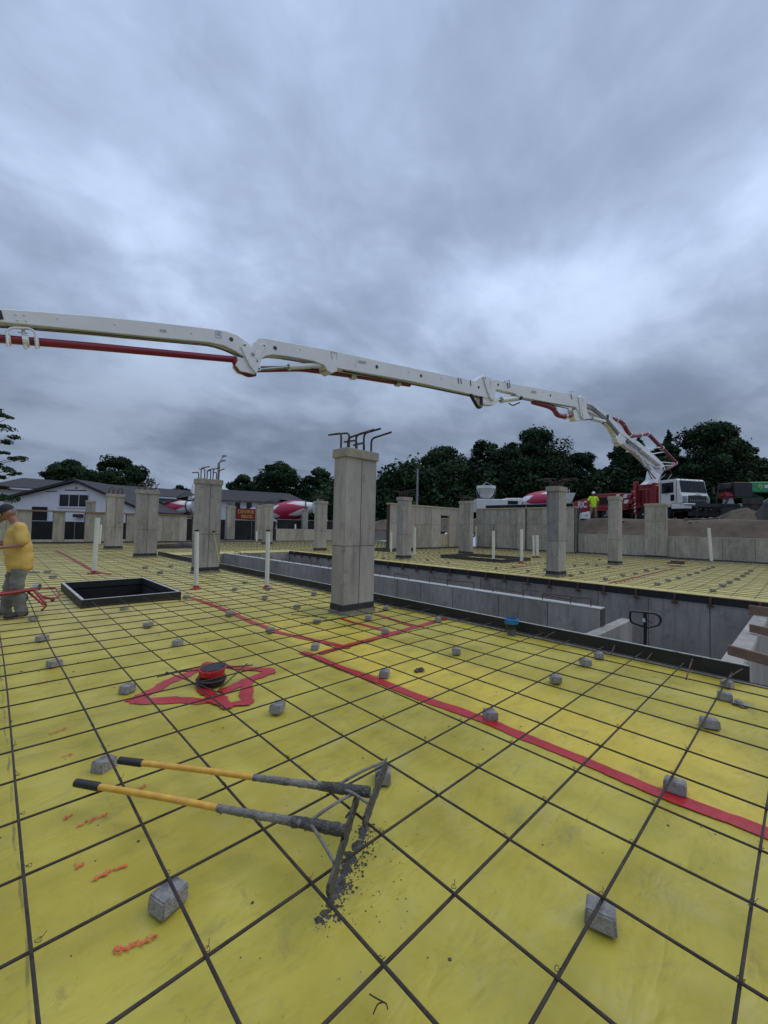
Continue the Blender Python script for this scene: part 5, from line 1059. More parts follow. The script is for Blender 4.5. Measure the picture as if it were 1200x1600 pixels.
m_ = MB(); m_.tube([(-0.3, 1.25, 2.3), (0.0, 1.45, 2.5), (0.0, 1.45, 2.0)], 0.02, 6); m_.box(-0.03, 0.05, 1.36, 1.55, 2.0, 2.5); sub(m_, 'mirror', 'dark_metal', cab)
m_ = MB(); m_.box(-0.11, -0.06, -0.62, 1.0, 1.30, 1.82)
for k in range(9): m_.box(-0.062, -0.05, -0.52+k*0.17, -0.46+k*0.17, 1.42, 1.52, 1)
sub(m_, 'grille', ['dark_metal', 'steel'], cab)
m_ = MB(); m_.add(*[[(-0.09, y+0.15, z) for y, z in ((-0.45, 1.84), (-0.2, 1.9), (-0.05, 2.02), (0.06, 2.06), (0.2, 1.96), (0.45, 1.86))]+[(-0.14, y+0.15, z) for y, z in ((-0.45, 1.84), (-0.2, 1.9), (-0.05, 2.02), (0.06, 2.06), (0.2, 1.96), (0.45, 1.86))], [(0, 1, 2, 3, 4, 5), (6, 7, 8, 9, 10, 11), (0, 6, 7, 1), (1, 7, 8, 2), (2, 8, 9, 3), (3, 9, 10, 4), (4, 10, 11, 5)]]); sub(m_, 'nose_panel', 'white_paint', cab)
for y_ in (-0.92, 1.08):
    m_ = MB(); m_.box(-0.12, -0.05, y_-0.15, y_+0.13, 1.32, 1.75); m_.lathe([(0.1, 0), (0.1, 0.03)], (-0.05, y_, 1.58), (1, 0, 0), 12, 0); sub(m_, 'headlight', 'steel', cab)
m_ = MB()
for k in range(5): m_.box(-0.55, -0.45, -0.8+k*0.4-0.04, -0.8+k*0.4+0.04, 3.04, 3.09)
sub(m_, 'marker_lamp', 'dark_metal', cab)
m_ = MB(); m_.tube([(-0.16, -0.5, 2.12), (-0.22, -0.1, 2.5)], 0.012, 5); m_.tube([(-0.16, 0.4, 2.12), (-0.22, 0.7, 2.5)], 0.012, 5); sub(m_, 'wiper', 'dark_metal', cab)
m_ = MB(); m_.box(-0.9, 0.12, -1.25, -0.55, 0.85, 1.22); m_.box(-0.2, 0.14, -1.25, 1.25, 1.05, 1.22, 1); part(m_, 'bumper', ['white_paint', 'steel'], t, T, bevel=0.03)
m_ = MB()
for y_ in (-0.75, 0.1, 0.9): m_.beam((0.1, y_, 0.5), (0.95, y_, 0.8), 0.09, 0.14)
m_.box(0.8, 0.95, -1.05, 1.4, 0.95, 1.2); m_.box(0.3, 0.6, -1.1, 1.4, 0.35, 0.6)
for y_ in (-0.95, -0.3, 0.35, 0.95): m_.beam((0.85, y_, 0.25), (0.9, y_, 1.1), 0.08, 0.08)
m_.beam((0.9, 0.8, 0.2), (1.1, 1.4, 1.6), 0.09, 0.09); part(m_, 'front_outrigger', 'dark_metal', t, T)
# turret and red body
m_ = MB(); m_.box(-4.75, -2.35, -1.15, 1.15, 1.05, 2.55); m_.box(-4.6, -2.5, -1.0, 1.0, 2.55, 2.98); m_.box(-2.75, -2.3, -1.18, -0.6, 1.1, 2.75); part(m_, 'turret_frame', 'red_paint', t, T, bevel=0.04)
for k in range(6):
    m_ = MB(); m_.box(-4.5+k*0.36, -4.4+k*0.36, -1.17, -1.14, 1.2, 2.5); part(m_, 'rib', 'dark_metal', t, T)
m_ = MB(); m_.prism([(x, -1.25, z) for x, z in ((-12.3, 1.15), (-4.9, 1.15), (-4.9, 2.25), (-6.4, 2.45), (-8.6, 2.5), (-9.1, 2.3), (-12.3, 1.95))], (0, 2.5, 0)); body = part(m_, 'body_panel', 'red_paint', t, T, bevel=0.03)
m_ = MB(); m_.box(-8.3, -6.9, -1.275, -1.252, 1.5, 2.15); part(m_, 'body_hatch', 'pit', t, T)
m_ = MB(); m_.box(-12.2, -5.0, -1.3, -1.26, 0.95, 1.12); part(m_, 'side_rail', 'red_paint', t, T)
m_ = MB(); m_.box(-7.4, -6.4, -1.28, -0.7, 0.45, 1.05); part(m_, 'tool_box', 'steel', t, T, bevel=0.02)
text_mesh('RIC', 0.85, 'letter_white', t, 'lettering', T(-10.55, -1.275, 1.62), T.x, UP, 0.008)
# striped outrigger beams and leg
for k, (xa_, za_, zb_) in enumerate(((-6.2, 2.0, 2.3), (-6.1, 1.55, 1.85))):
    for j in range(4):
        m_ = MB(); x0_ = xa_+j*0.42; sk2 = 0.16; m_.hexa([(x0_, -1.42, za_-j*0.04), (x0_+0.42, -1.42, za_-j*0.04), (x0_+0.42, -1.28, za_-j*0.04), (x0_, -1.28, za_-j*0.04), (x0_+sk2, -1.42, zb_-j*0.04), (x0_+0.42+sk2, -1.42, zb_-j*0.04), (x0_+0.42+sk2, -1.28, zb_-j*0.04), (x0_+sk2, -1.28, zb_-j*0.04)])
        part(m_, 'stripe_panel', 'white_paint' if j % 2 == 0 else 'red_paint', t, T)
m_ = MB(); m_.box(-4.05, -3.75, -1.6, -1.3, 1.5, 3.15); m_.box(-4.0, -3.82, -1.55, -1.38, 0.5, 1.5); leg = part(m_, 'outrigger_leg', 'red_paint', t, T, bevel=0.02)
for z_ in (2.35, 1.85): m_ = MB(); m_.lathe([(0.05, 0), (0.05, 0.02)], (-3.9, -1.6, z_), (0, -1, 0), 10); sub(m_, 'leg_pin', 'white_paint', leg)
for z_ in (0.7, 0.98, 1.26): m_ = MB(); m_.hexa([(-4.003, -1.556, z_), (-3.817, -1.556, z_+0.1), (-3.817, -1.552, z_+0.1), (-4.003, -1.552, z_), (-4.003, -1.556, z_+0.1), (-3.817, -1.556, z_+0.2), (-3.817, -1.552, z_+0.2), (-4.003, -1.552, z_+0.1)]); sub(m_, 'white_stripe', 'white_paint', leg)
m_ = MB(); m_.box(-4.15, -3.65, -1.7, -1.2, 0.0, 0.12); m_.tube([(-3.9, -1.46, 0.1), (-3.9, -1.46, 0.6)], 0.06, 8); sub(m_, 'leg_foot', 'steel', leg)
# boom: vertical plane from the turret to the upper left
PA = T(-3.45, 0, 0); PB = place(-7.2, 7.7); PA.z = PB.z = 0
BD = (PA-PB).normalized(); BN = Vector((-BD.y, BD.x, 0))
if BN.dot(Vector((CAM.x, CAM.y, 0))-PB) < 0: BN = -BN           # BN points to the camera side
def bp(u, v, off=0.0): return on_plane(u, v, PB+BN*off, BN)
def boom_part(poly, width, name='boom_section', off=0.0, m='boom_white', par=None, bevel=0.012):
    P = [bp(u, v, off) for u, v in poly]; m_ = MB(); m_.prism(P, -BN*width); return m_.build(name, m, par or t, org=t.location, bevel=bevel)
def pin(u, v, rpx, par, m='dark_metal', off=0.006, ln=0.03):
    c_ = bp(u, v, off); e_ = bp(u+rpx, v, off); r_ = (e_-c_).length*0.75; r_ = min(r_, abs(rpx)/F*(c_-CAM).dot(_f)); m_ = MB(); m_.lathe([(r_, -ln), (r_, 0.004), (r_*0.5, 0.008)], c_, BN, 14); return m_.build('pin', m, par, org=t.location, smooth=True)
def bolt_ring(u, v, par): pin(u, v, 4.2, par, 'boom_white', 0.02, 0.03); pin(u, v, 1.6, par, 'dark_metal', 0.035, 0.02)
# tip-side section, nearest the camera
s5 = boom_part([(-110, 475), (0, 482), (133, 492), (233, 502), (327, 513), (353, 517), (370, 523), (386, 534), (397, 544), (395, 556), (390, 561), (380, 556), (367, 548), (350, 540), (327, 535), (233, 526), (133, 516), (0, 503), (-110, 495)], 0.30)
pin(361.5, 530, 4, s5)
m_ = MB(); m_.add([bp(-10, 484, 0.01), bp(2, 485, 0.01), bp(6, 499, 0.01), bp(-10, 499, 0.01)], [(0, 1, 2, 3)]); m_.build('decal', 'dark_metal', s5, org=t.location)
for (u, v) in ((25, 491), (38, 492), (28, 500), (41, 501)): pin(u, v, 1.8, s5, 'boom_white', 0.012, 0.02)
m_ = MB(); a_, b_ = bp(337, 517, 0.008), bp(346, 528, 0.008); m_.tube([bp(337, 517, .01), bp(346, 517.5, .01), bp(345.5, 523, .01), bp(346, 528, .01), bp(337, 527, .01), bp(337, 517, .01)], 0.004, 4); m_.tube([bp(339, 520, .01), bp(344, 520.5, .01)], 0.006, 4); m_.tube([bp(339, 523, .01), bp(344, 523.5, .01)], 0.006, 4); m_.build('decal', 'blue_plastic', s5, org=t.location)
# knuckle one
boom_part([(376, 541), (390, 541), (408, 575), (400, 583), (390, 570)], 0.36, 'link_plate', 0.03, bevel=0.008)
boom_part([(384, 556), (372, 563), (368, 570), (376, 580), (398, 585), (405, 578), (400, 560)], 0.26, 'hinge_bracket', -0.02, bevel=0.01)
k1 = boom_part([(395, 557), (404, 563), (416, 541), (413, 536), (406, 538)], 0.34, 'link_plate', 0.035, bevel=0.008)
for u, v in ((383, 539), (402, 564), (413, 540), (405, 576)): bolt_ring(u, v, t)
pin(396, 553, 3.6, t, 'steel', 0.045)
# second section
s4 = boom_part([(398, 556), (394, 545), (397, 535), (405, 528), (412, 528), (522, 548), (589, 563), (650, 576), (700, 586), (742, 595), (749, 590), (757, 586), (767, 591), (772, 600), (770, 616), (760, 622), (750, 619), (737, 616), (650, 597), (600, 588), (554, 580), (536, 577), (528, 575), (508, 571), (490, 564), (470, 560), (444, 556), (426, 554), (415, 556), (410, 560), (405, 570)], 0.34)
for u, v, r_ in ((430, 543.5, 3.6), (589, 573, 2.8), (658, 587, 2.4), (748, 605, 2.2)): pin(u, v, r_, s4)
m_ = MB(); m_.tube([bp(517, 549, .012), bp(526, 551, .012), bp(527, 564, .012), bp(520, 563, .012), bp(518, 549, .012)], 0.009, 5); m_.build('bracket', 'boom_white', s4, org=t.location)
boom_part([(508, 571), (516, 564), (527, 563), (527, 580), (518, 583), (511, 578)], 0.42, 'lug', 0.04, bevel=0.008)
for u in (716, 720, 735): m_ = MB(); m_.beam(bp(u, 590+(u-716)*.2, .01), bp(u+1, 599+(u-716)*.2, .01), 0.015, 0.03); m_.build('bracket', 'dark_metal', s4, org=t.location)
def cyl(a_, b_, c_, r1, r2, off=-0.12):
    m_ = MB(); A, B, C = bp(*a_, off), bp(*b_, off), bp(*c_, off); d = (C-B).normalized(); m_.tube([B, B+d*0.05, B+d*0.05, C], [r1*1.15, r1*1.15, r1, r1], 14); q = m_.build('ram', 'boom_white', t, org=t.location, smooth=True)
    m_ = MB(); m_.tube([A, B], r2, 10); m_.build('ram_rod', 'steel', q, org=t.location, smooth=True)
cyl((405, 577.5), (451, 573.5), (512, 570), 0.085, 0.042)
m_ = MB(); m_.tube(bend([bp(452, 562, -.1), bp(480, 568, -.1), bp(505, 574, -.1), bp(512, 576, -.1)], 0.3), 0.012, 6); m_.tube(bend([bp(440, 560, -.1), bp(470, 566, -.1), bp(500, 570, -.1)], 0.3), 0.010, 6); m_.tube(bend([bp(487, 575, -.05), bp(497, 582, -.05), bp(512, 578, -.05)], 0.2), 0.014, 6); m_.build('hose', 'dark_metal', t, org=t.location)
# knuckle two
boom_part([(755, 588), (760, 588), (768, 606), (774, 622), (768, 625), (762, 612)], 0.42, 'link_plate', 0.04, bevel=0.008); boom_part([(768, 594), (774, 592), (775, 612), (772, 626), (765, 620)], 0.42, 'link_plate', 0.05, bevel=0.008)
boom_part([(752, 618), (772, 618), (780, 626), (772, 633), (758, 632), (751, 626)], 0.3, 'hinge_bracket', -0.03, bevel=0.01)
for u, v in ((758, 591), (771, 621), (772, 597)): bolt_ring(u, v, t)
m_ = MB(); m_.tube(bend([bp(735, 616, -.05), bp(741, 627, -.05), bp(747, 637, -.05), bp(752, 635, -.05), bp(752, 620, -.05)], 0.25), 0.075, 10); m_.build('hose', 'black_plastic', t, org=t.location, smooth=True)
s3 = boom_part([(768, 590), (775, 593), (800, 599), (850, 608), (900, 617), (905, 620), (908, 633), (905, 645), (900, 636), (860, 629), (820, 621.5), (812, 621), (805, 615), (775, 608), (768, 608)], 0.28)
for u, v, r_ in ((778.5, 601, 2), (860, 618, 2)): pin(u, v, r_, s3)
m_ = MB(); m_.tube([bp(788, 596, 0.02), bp(796, 594, .02), bp(797, 605, .02), bp(794, 606, .02), bp(793, 597, .02)], 0.02, 5); m_.tube([bp(888, 612.5, 0.02), bp(897, 611.5, .02)], 0.02, 5); m_.tube([bp(892, 614, 0.02), bp(894, 624, .02)], 0.02, 5); m_.build('bracket', 'steel', s3, org=t.location)
cyl((771, 626), (783, 625), (809, 622), 0.13, 0.06, -0.15)
m_ = MB(); m_.lathe([(0.09, -0.1), (0.09, 0.06)], bp(814, 622, 0.0), BN, 10); m_.build('pin', 'dark_metal', t, org=t.location)
m_ = MB(); m_.tube(bend([bp(795, 630, -.1), bp(801, 634, -.1), bp(812, 629, -.1)], 0.2), 0.03, 6); m_.build('hose', 'dark_metal', t, org=t.location)
# knuckle three and the curved upper sections
s2 = boom_part([(903, 622), (908, 618), (914, 621), (921, 625), (935, 634), (952, 648), (968, 665), (985, 684), (976, 692), (968, 697), (964, 684), (954, 667), (941, 655), (930, 648), (920, 643), (912, 640), (905, 636)], 0.30)
boom_part([(904, 620), (910, 618), (918, 645), (914, 656), (908, 650)], 0.36, 'link_plate', 0.05, bevel=0.01); boom_part([(911, 621), (917, 622), (917, 650), (912, 655), (909, 640)], 0.4, 'link_plate', 0.07, bevel=0.01)
boom_part([(896, 640), (918, 640), (922, 655), (900, 658), (897, 650)], 0.35, 'hinge_bracket', -0.04)
cyl((912, 655), (925, 654), (944, 659), 0.13, 0.07, -0.05)
boom_part([(889, 637), (894, 638), (893, 642), (889, 641)], 0.1, 'lug', 0.0)
for u, v in ((948, 650), (930, 640), (973, 686)): pin(u, v, 2, s2)
m_ = MB(); m_.tube(bend([bp(942, 662, .02), bp(950, 655, .02), bp(950, 648, .02)], 0.3), 0.05, 7); m_.build('hose', 'dark_metal', t, org=t.location)
boom_part([(963, 684), (969, 677), (979, 685), (977, 692), (970, 695), (965, 691)], 0.34, 'hinge_bracket', 0.06)
s1 = boom_part([(972, 690), (985, 684), (998, 690), (1012, 702), (1026, 714), (1036, 724), (1040, 733), (1034, 741), (1028, 739), (1018, 733), (1012, 725), (1003, 715), (990, 706), (978, 698)], 0.28)
boom_part([(980, 694), (990, 690), (1010, 708), (1008, 716), (1000, 713)], 0.36, 'side_plate', 0.04); boom_part([(1000, 712), (1010, 708), (1030, 724), (1028, 732), (1012, 724)], 0.4, 'side_plate', 0.06)
cyl((982, 688), (1000, 702), (1030, 726), 0.14, 0.07, 0.16)
for u, v in ((985, 694), (1004, 714), (1028, 733)): bolt_ring(u, v, t)
boom_part([(1015, 752), (1019, 731), (1026, 726), (1034, 732), (1036, 738), (1032, 743), (1031, 752)], 0.32, 'boom_base', 0.0)
boom_part([(1009, 757), (1017, 750), (1032, 750), (1034, 757)], 0.4, 'boom_foot', 0.05)
# hydraulic lines and fittings along the boom
def hline(pts, r_, off, m='dark_metal', rad=0.2): m_ = MB(); m_.tube(bend([bp(u, v, off) for u, v in pts], rad, 4), r_, 6); m_.build('hydraulic_line', m, t, org=t.location, smooth=True)
for k in range(2): hline([(-60, 505+k*2.2), (133, 519+k*2.2), (330, 539+k*2), (362, 551+k), (380, 560)], 0.011, -0.05-0.1*k)
for k in range(2): hline([(535, 579+k*1.5), (600, 591+k*1.5), (740, 619+k), (756, 622)], 0.014, -0.06-0.12*k)
for k in range(2): hline([(815, 624), (860, 632+k), (900, 641), (908, 650)], 0.016, -0.06-0.1*k)
for k in range(3): hline([(912, 630+k*3), (925, 634+k*3), (950, 655+k*3), (968, 677+k*3), (990, 692+k*3), (1020, 716+k*3), (1030, 733)], 0.022, 0.03, m=('dark_metal', 'steel', 'dark_metal')[k])
hline([(1022, 752), (1038, 735), (1046, 733), (1050, 740), (1042, 752)], 0.04, -0.4, m='black_plastic', rad=0.6); hline([(1028, 752), (1040, 741), (1036, 730)], 0.035, 0.05, m='black_plastic', rad=0.5); hline([(1000, 715), (1012, 735), (1018, 748)], 0.03, 0.1, m='black_plastic', rad=0.6)
cyl((1024, 748), (1008, 728), (996, 709), 0.10, 0.055, 0.12)
for u, v in ((300, 520), (180, 506), (90, 497), (470, 545), (640, 580), (690, 590), (850, 612), (935, 642), (1000, 702), (1016, 716)): pin(u, v, 1.5, t, 'boom_white', 0.012, 0.02)
for (u, v, w_, h_) in ((250, 514, 10, 4), (560, 563, 12, 4), (830, 610, 8, 4)): m_ = MB(); m_.add([bp(u, v, .006), bp(u+w_, v+w_*.13, .006), bp(u+w_, v+w_*.13+h_, .006), bp(u, v+h_, .006)], [(0, 1, 2, 3)]); m_.build('plate', 'concrete_top', t, org=t.location)
# delivery pipe (red) in straight runs with clamps
def dpipe(pts, r_, off, name='delivery_pipe', m='red_pipe', rad=0.25):
    m_ = MB(); m_.tube(bend([bp(u, v, off) for u, v in pts], rad, 6), r_, 12); return m_.build(name, m, t, org=t.location, smooth=True)
dpipe([(-110, 517), (0, 529.5), (140, 541), (368, 562), (380, 566)], 0.082, -0.15)
dpipe([(366, 560), (371, 576), (388, 585), (398, 583)], 0.088, -0.12, rad=0.3)
dpipe([(398, 577), (470, 576), (560, 588), (640, 601)], 0.088, -0.42)
def clamp(u, v, r_, off, w_=0.07, d=None):
    c_ = bp(u, v, off); ax = (bp(u+8, v+0.9, off)-c_).normalized(); m_ = MB(); m_.lathe([(r_*0.9, -w_), (r_*1.3, -w_), (r_*1.3, w_), (r_*0.9, w_)], c_, ax, 14); m_.build('pipe_clamp', 'boom_white', t, org=t.location)
for u, v in ((13, 531), (57, 535)): clamp(u, v, 0.084, -0.15, 0.035)
clamp(40, 533, 0.09, -0.15, 0.05); clamp(372, 563, 0.09, -0.15, 0.06); clamp(551, 588, 0.09, -0.42, 0.09); clamp(621, 599, 0.09, -0.42, 0.09)
m_ = MB()
for off in (-0.03, -0.27): m_.tube(bend([bp(12, 541, off), bp(10, 517, off), bp(18, 512, off), bp(45, 513, off), bp(55, 518, off), bp(58, 545, off)], 0.12), 0.022, 8)
m_.tube([bp(28, 519, -.1), bp(44, 521, -.1)], 0.012, 6); m_.tube([bp(36, 514, -.1), bp(40, 545, -.1)], 0.03, 8); m_.build('pipe_bracket', 'boom_white', t, org=t.location, smooth=True)
dpipe([(833, 628), (858, 635), (866, 640), (870, 648), (880, 651), (896, 648)], 0.13, -0.2, rad=0.5)
for u, v in ((866, 639), (883, 651)): clamp(u, v, 0.13, -0.2, 0.05)
dpipe([(958, 655), (966, 656), (974, 662), (980, 674), (988, 682)], 0.14, -0.45, rad=0.5)
for u, v in ((963, 656), (974, 662), (984, 679)): clamp(u, v, 0.14, -0.45, 0.05)
dpipe([(988, 681), (1000, 680), (1012, 677), (1034, 700), (1057, 724), (1046, 731), (1040, 733)], 0.15, -0.6, rad=0.5)
for u, v in ((1011, 678), (1034, 700), (1055, 724), (1000, 680)): clamp(u, v, 0.15, -0.6, 0.07)
for a_, b_ in (((1012, 702), (1036, 698)), ((1016, 710), (1038, 706)), ((1030, 722), (1056, 724)), ((1034, 728), (1054, 727))):
    m_ = MB(); m_.tube([bp(*a_, -0.3), bp(*b_, -0.6)], 0.05, 7); m_.build('pipe_support', 'boom_white', t, org=t.location, smooth=True)
# ------------------------------------------------------------------ mixer trucks
def make_mixer(fr, label):
    t = thing('mixer_truck', label, 'truck', fr.o, group='red and white concrete mixer trucks beyond the walls')
    def P(mb, name, mats, **k): fr.xf(mb); return mb.build(name, mats, t, org=t.location, **k)
    prof = [(0.30, 0.0), (0.55, 0.05), (0.85, 0.45), (1.05, 1.0), (1.18, 1.7), (1.2, 2.4), (1.17, 3.0), (1.02, 3.6), (0.84, 4.2), (0.66, 4.8), (0.55, 5.2)]
    fine = []
    for i in range(len(prof)-1):
        for k in range(8): fine.append((prof[i][0]+(prof[i+1][0]-prof[i][0])*k/8, prof[i][1]+(prof[i+1][1]-prof[i][1])*k/8))
    fine.append(prof[-1]); nseg = 96
    def mf(i, j):
        s_ = fine[i][1]/5.2; a_ = j/nseg; tri = abs(((a_*5+0.15) % 1)-0.5)*2
        w1 = s_ > 0.40+0.50*tri and s_ < 0.995
        w2 = s_ < 0.20*(1-tri)+0.02
        return 1 if (w1 or w2) else 0
    ax = Vector((-1, 0, 0.17)).normalized(); m_ = MB(); m_.lathe(fine, (2.5, 0, 2.2), ax, nseg, 0, mf); P(m_, 'drum', ['drum_red', 'drum_white'], smooth=True)
    m_ = MB(); c_ = Vector((2.5, 0, 2.2))+ax*4.35; m_.lathe([(0.80, -0.05), (0.90, -0.05), (0.90, 0.05), (0.80, 0.05)], c_, ax, 28); P(m_, 'roller_ring', 'dark_metal')
    m_ = MB(); c_ = Vector((2.5, 0, 2.2))+ax*5.15; m_.lathe([(0.62, 0), (0.66, 0.3), (0.4, 0.45)], c_, ax, 20); m_.hexa([(-3.3, -0.5, 2.5), (-2.6, -0.5, 2.3), (-2.6, 0.5, 2.3), (-3.3, 0.5, 2.5), (-3.7, -0.7, 3.6), (-2.5, -0.7, 3.6), (-2.5, 0.7, 3.6), (-3.7, 0.7, 3.6)]); P(m_, 'hopper', 'white_paint')
    m_ = MB(); m_.beam((-3.3, 0, 2.4), (-4.2, -0.4, 1.5), 0.5, 0.12); P(m_, 'chute', 'white_paint')
    m_ = MB()
    for x_ in (-3.6, -2.9): m_.tube([(x_, -0.8, 1.0), (x_, -0.8, 4.2)], 0.03, 5)
    for z_ in np.arange(1.2, 4.3, 0.35): m_.tube([(-3.6, -0.8, z_), (-2.9, -0.8, z_)], 0.02, 5)
    P(m_, 'ladder', 'white_paint')
    m_ = MB(); m_.box(-3.2, 5.5, -0.4, 0.4, 0.8, 1.1); P(m_, 'chassis', 'dark_metal')
    for x_ in (-2.2, -0.9, 4.6):
        for y_ in (-1.0, 1.0): wheel(t, fr, x_, y_)
    m_ = MB(); m_.prism([(x, -1.15, z) for x, z in ((2.9, 1.0), (6.2, 1.0), (6.3, 1.75), (5.2, 1.95), (4.8, 2.75), (2.9, 2.8))], (0, 2.3, 0)); cab = P(m_, 'cab', 'white_paint', bevel=0.06)
    for y_ in (-1.18, 1.151): m_ = MB(); m_.box(3.4, 4.6, y_, y_+0.029, 2.0, 2.6); fr.xf(m_); m_.build('side_window', 'glass', cab, org=t.location)
    for y_ in (-1.185, 1.16): m_ = MB(); m_.box(3.0, 5.1, y_, y_+0.025, 1.02, 1.95); fr.xf(m_); m_.build('sign_panel', 'sign_red', t, org=t.location)
    return t
def mixer_frame(u_drum, dep, side=-1, turn=0.0):
    c_ = place(lat_of(u_drum, dep), dep); c_.z = terrain_z(c_.x, c_.y); f_ = (HR*side+FH*turn); return Frame(c_, f_)
fr2 = mixer_frame(457, 50, -1, 0.0)
mx2 = make_mixer(fr2, 'mixer truck with red and white drum and gold lettered red cab sign')
# the sign with gold letters, on the cab side facing the site
sgn_o = fr2.o
side_y = 1.0 if fr2.y.dot(FH) < 0 else -1.0
m_ = MB(); m_.box(3.75, 6.25, side_y*1.9-0.03, side_y*1.9+0.03, 1.35, 2.65); fr2.xf(m_); sb = m_.build('sign_board', 'sign_red', mx2, org=mx2.location)
m_ = MB(); m_.box(3.25, 3.74, side_y*1.9-0.03, side_y*1.9+0.03, 1.4, 2.6); fr2.xf(m_); m_.build('white_panel', 'trim', mx2, org=mx2.location)
xd = HR; yo = side_y*(1.9+0.04)
text_mesh('DEVINE', 0.56, 'letter_gold', mx2, 'lettering', fr2(5.0, yo, 2.26), xd, UP, 0.008); text_mesh('BROS.', 0.52, 'letter_gold', mx2, 'lettering', fr2(4.85, yo, 1.70), xd, UP, 0.008)
fr1 = mixer_frame(276, 56, -1, 0.12); make_mixer(fr1, 'mixer truck with striped drum over the left wall beside the gabled building')
fr3 = mixer_frame(848, 50, -1, 0.0); make_mixer(fr3, 'mixer truck with drum nose rising over the tall wall left of the pump truck')
# ------------------------------------------------------------------ white hopper on a trailer
hp_ = place(lat_of(759, 46), 46); hp_.z = terrain_z(hp_.x, hp_.y); H_ = Frame(hp_, HR)
t = thing('concrete_hopper', 'cream coloured round hopper on a white trailer behind the tall wall', 'hopper', hp_)
m_ = MB(); m_.box(-1.2, 2.0, -0.9, 0.9, 0.9, 2.35); m_.box(2.0, 3.8, -0.1, 0.1, 2.25, 2.4); part(m_, 'trailer_body', 'white_paint', t, H_, bevel=0.05)
for x_ in (-0.4, 1.0):
    for y_ in (-0.95, 0.95): wheel(t, H_, x_, y_, 0.45, 0.25)
m_ = MB(); m_.lathe([(0.25, 2.45), (0.55, 2.6), (0.85, 3.0), (1.0, 3.5), (1.05, 3.55), (1.05, 3.85), (0.98, 3.85), (0.9, 3.5)], n=26); part(m_, 'bowl', 'boom_white', t, H_, smooth=True)
m_ = MB()
for a_ in (0.6, 2.5, 3.8, 5.6): m_.tube([(math.cos(a_)*1.0, math.sin(a_)*1.0, 3.6), (math.cos(a_)*1.2, math.sin(a_)*1.0, 3.2), (math.cos(a_)*0.9, math.sin(a_)*0.7, 2.35)], 0.04, 6)
for a_ in (0, 2.1, 4.2): m_.tube([(math.cos(a_)*0.95, math.sin(a_)*0.95, 3.85), (0, 0, 4.3)], 0.03, 6)
part(m_, 'frame', 'galvanised', t, H_)
# ------------------------------------------------------------------ right-hand clutter: telehandler, machine, mound
tp = place(lat_of(1196, 31), 31); tp.z = terrain_z(tp.x, tp.y); H_ = Frame(tp, -HR)
t = thing('telehandler', 'green telescopic handler cut off by the right edge, boom raised level', 'telehandler', tp)
m_ = MB(); m_.hexa([(-4.5, -0.3, 2.5), (1.35, -0.3, 2.3), (1.35, 0.3, 2.3), (-4.5, 0.3, 2.5), (-4.5, -0.3, 3.25), (1.35, -0.3, 3.05), (1.35, 0.3, 3.05), (-4.5, 0.3, 3.25)]); part(m_, 'boom', 'green_paint', t, H_, bevel=0.03)
sdy = -1 if H_.y.dot(FH) > 0 else 1
m_ = MB(); m_.box(-1.5, 0.3, sdy*0.305 if sdy > 0 else sdy*0.315, sdy*0.315 if sdy > 0 else sdy*0.305, 2.62, 2.85); part(m_, 'boom_stripe', 'trim', t, H_)
m_ = MB(); m_.lathe([(0.16, 0), (0.16, 0.02)], (0.62, sdy*0.31, 2.72), (0, sdy, 0), 16); part(m_, 'round_badge', 'yellow_stick', t, H_)
m_ = MB(); m_.lathe([(0.09, 0), (0.09, 0.02)], (0.62, sdy*0.33, 2.72), (0, sdy, 0), 16); part(m_, 'badge_centre', 'green_paint', t, H_)
m_ = MB(); m_.box(1.36, 2.7, -0.5, 0.5, 1.9, 3.0); m_.box(2.6, 3.3, -0.3, 0.3, 2.5, 2.75); m_.beam((1.3, 0, 2.3), (0.2, 0, 1.9), 0.14, 0.14); part(m_, 'carriage', 'dark_metal', t, H_, bevel=0.03)
m_ = MB(); m_.prism([(x, -1.0, z) for x, z in ((-4, 0.8), (1.9, 0.8), (2.0, 1.2), (1.2, 1.5), (-0.5, 1.6), (-1.2, 2.0), (-4, 2.0))], (0, 2.0, 0)); part(m_, 'body', 'green_paint', t, H_, bevel=0.05)
m_ = MB(); m_.prism([(x, sdy*1.02, z) for x, z in ((-1.2, 1.55), (1.9, 1.25), (2.0, 1.45), (-1.2, 1.95))], (0, sdy*0.05, 0)); part(m_, 'fender', 'green_pale', t, H_)
m_ = MB(); m_.box(-3.4, -2.0, -0.95, 0.1, 2.0, 3.1); part(m_, 'cab', 'dark_metal', t, H_, bevel=0.04)
for x_ in (-3.2, 1.0):
    for y_ in (-1.15, 1.15): wheel(t, H_, x_, y_, 0.6, 0.4)
# red topped pedestal machine between the truck and the telehandler
mp_ = place(lat_of(1138, 31), 31); mp_.z = terrain_z(mp_.x, mp_.y); H_ = Frame(mp_, -HR)
t = thing('compactor', 'dark site machine with a red hood on a grey stem between truck and telehandler', 'machine', mp_)
m_ = MB(); m_.box(-0.55, 0.6, -0.4, 0.4, 1.9, 2.3); part(m_, 'hood', 'red_paint', t, H_, bevel=0.12, seg=2)
m_ = MB(); m_.hexa([(-0.35, -0.25, 1.2), (0.3, -0.25, 1.2), (0.3, 0.25, 1.2), (-0.35, 0.25, 1.2), (-0.25, -0.2, 1.9), (0.2, -0.2, 1.9), (0.2, 0.2, 1.9), (-0.25, 0.2, 1.9)]); part(m_, 'stem', 'steel', t, H_, bevel=0.03)
m_ = MB(); m_.box(-1.0, 1.3, -0.7, 0.7, 0.45, 1.2); m_.box(-0.6, 1.4, -0.6, 0.6, 1.2, 1.45); part(m_, 'engine_body', 'dark_metal', t, H_, bevel=0.1, seg=2)
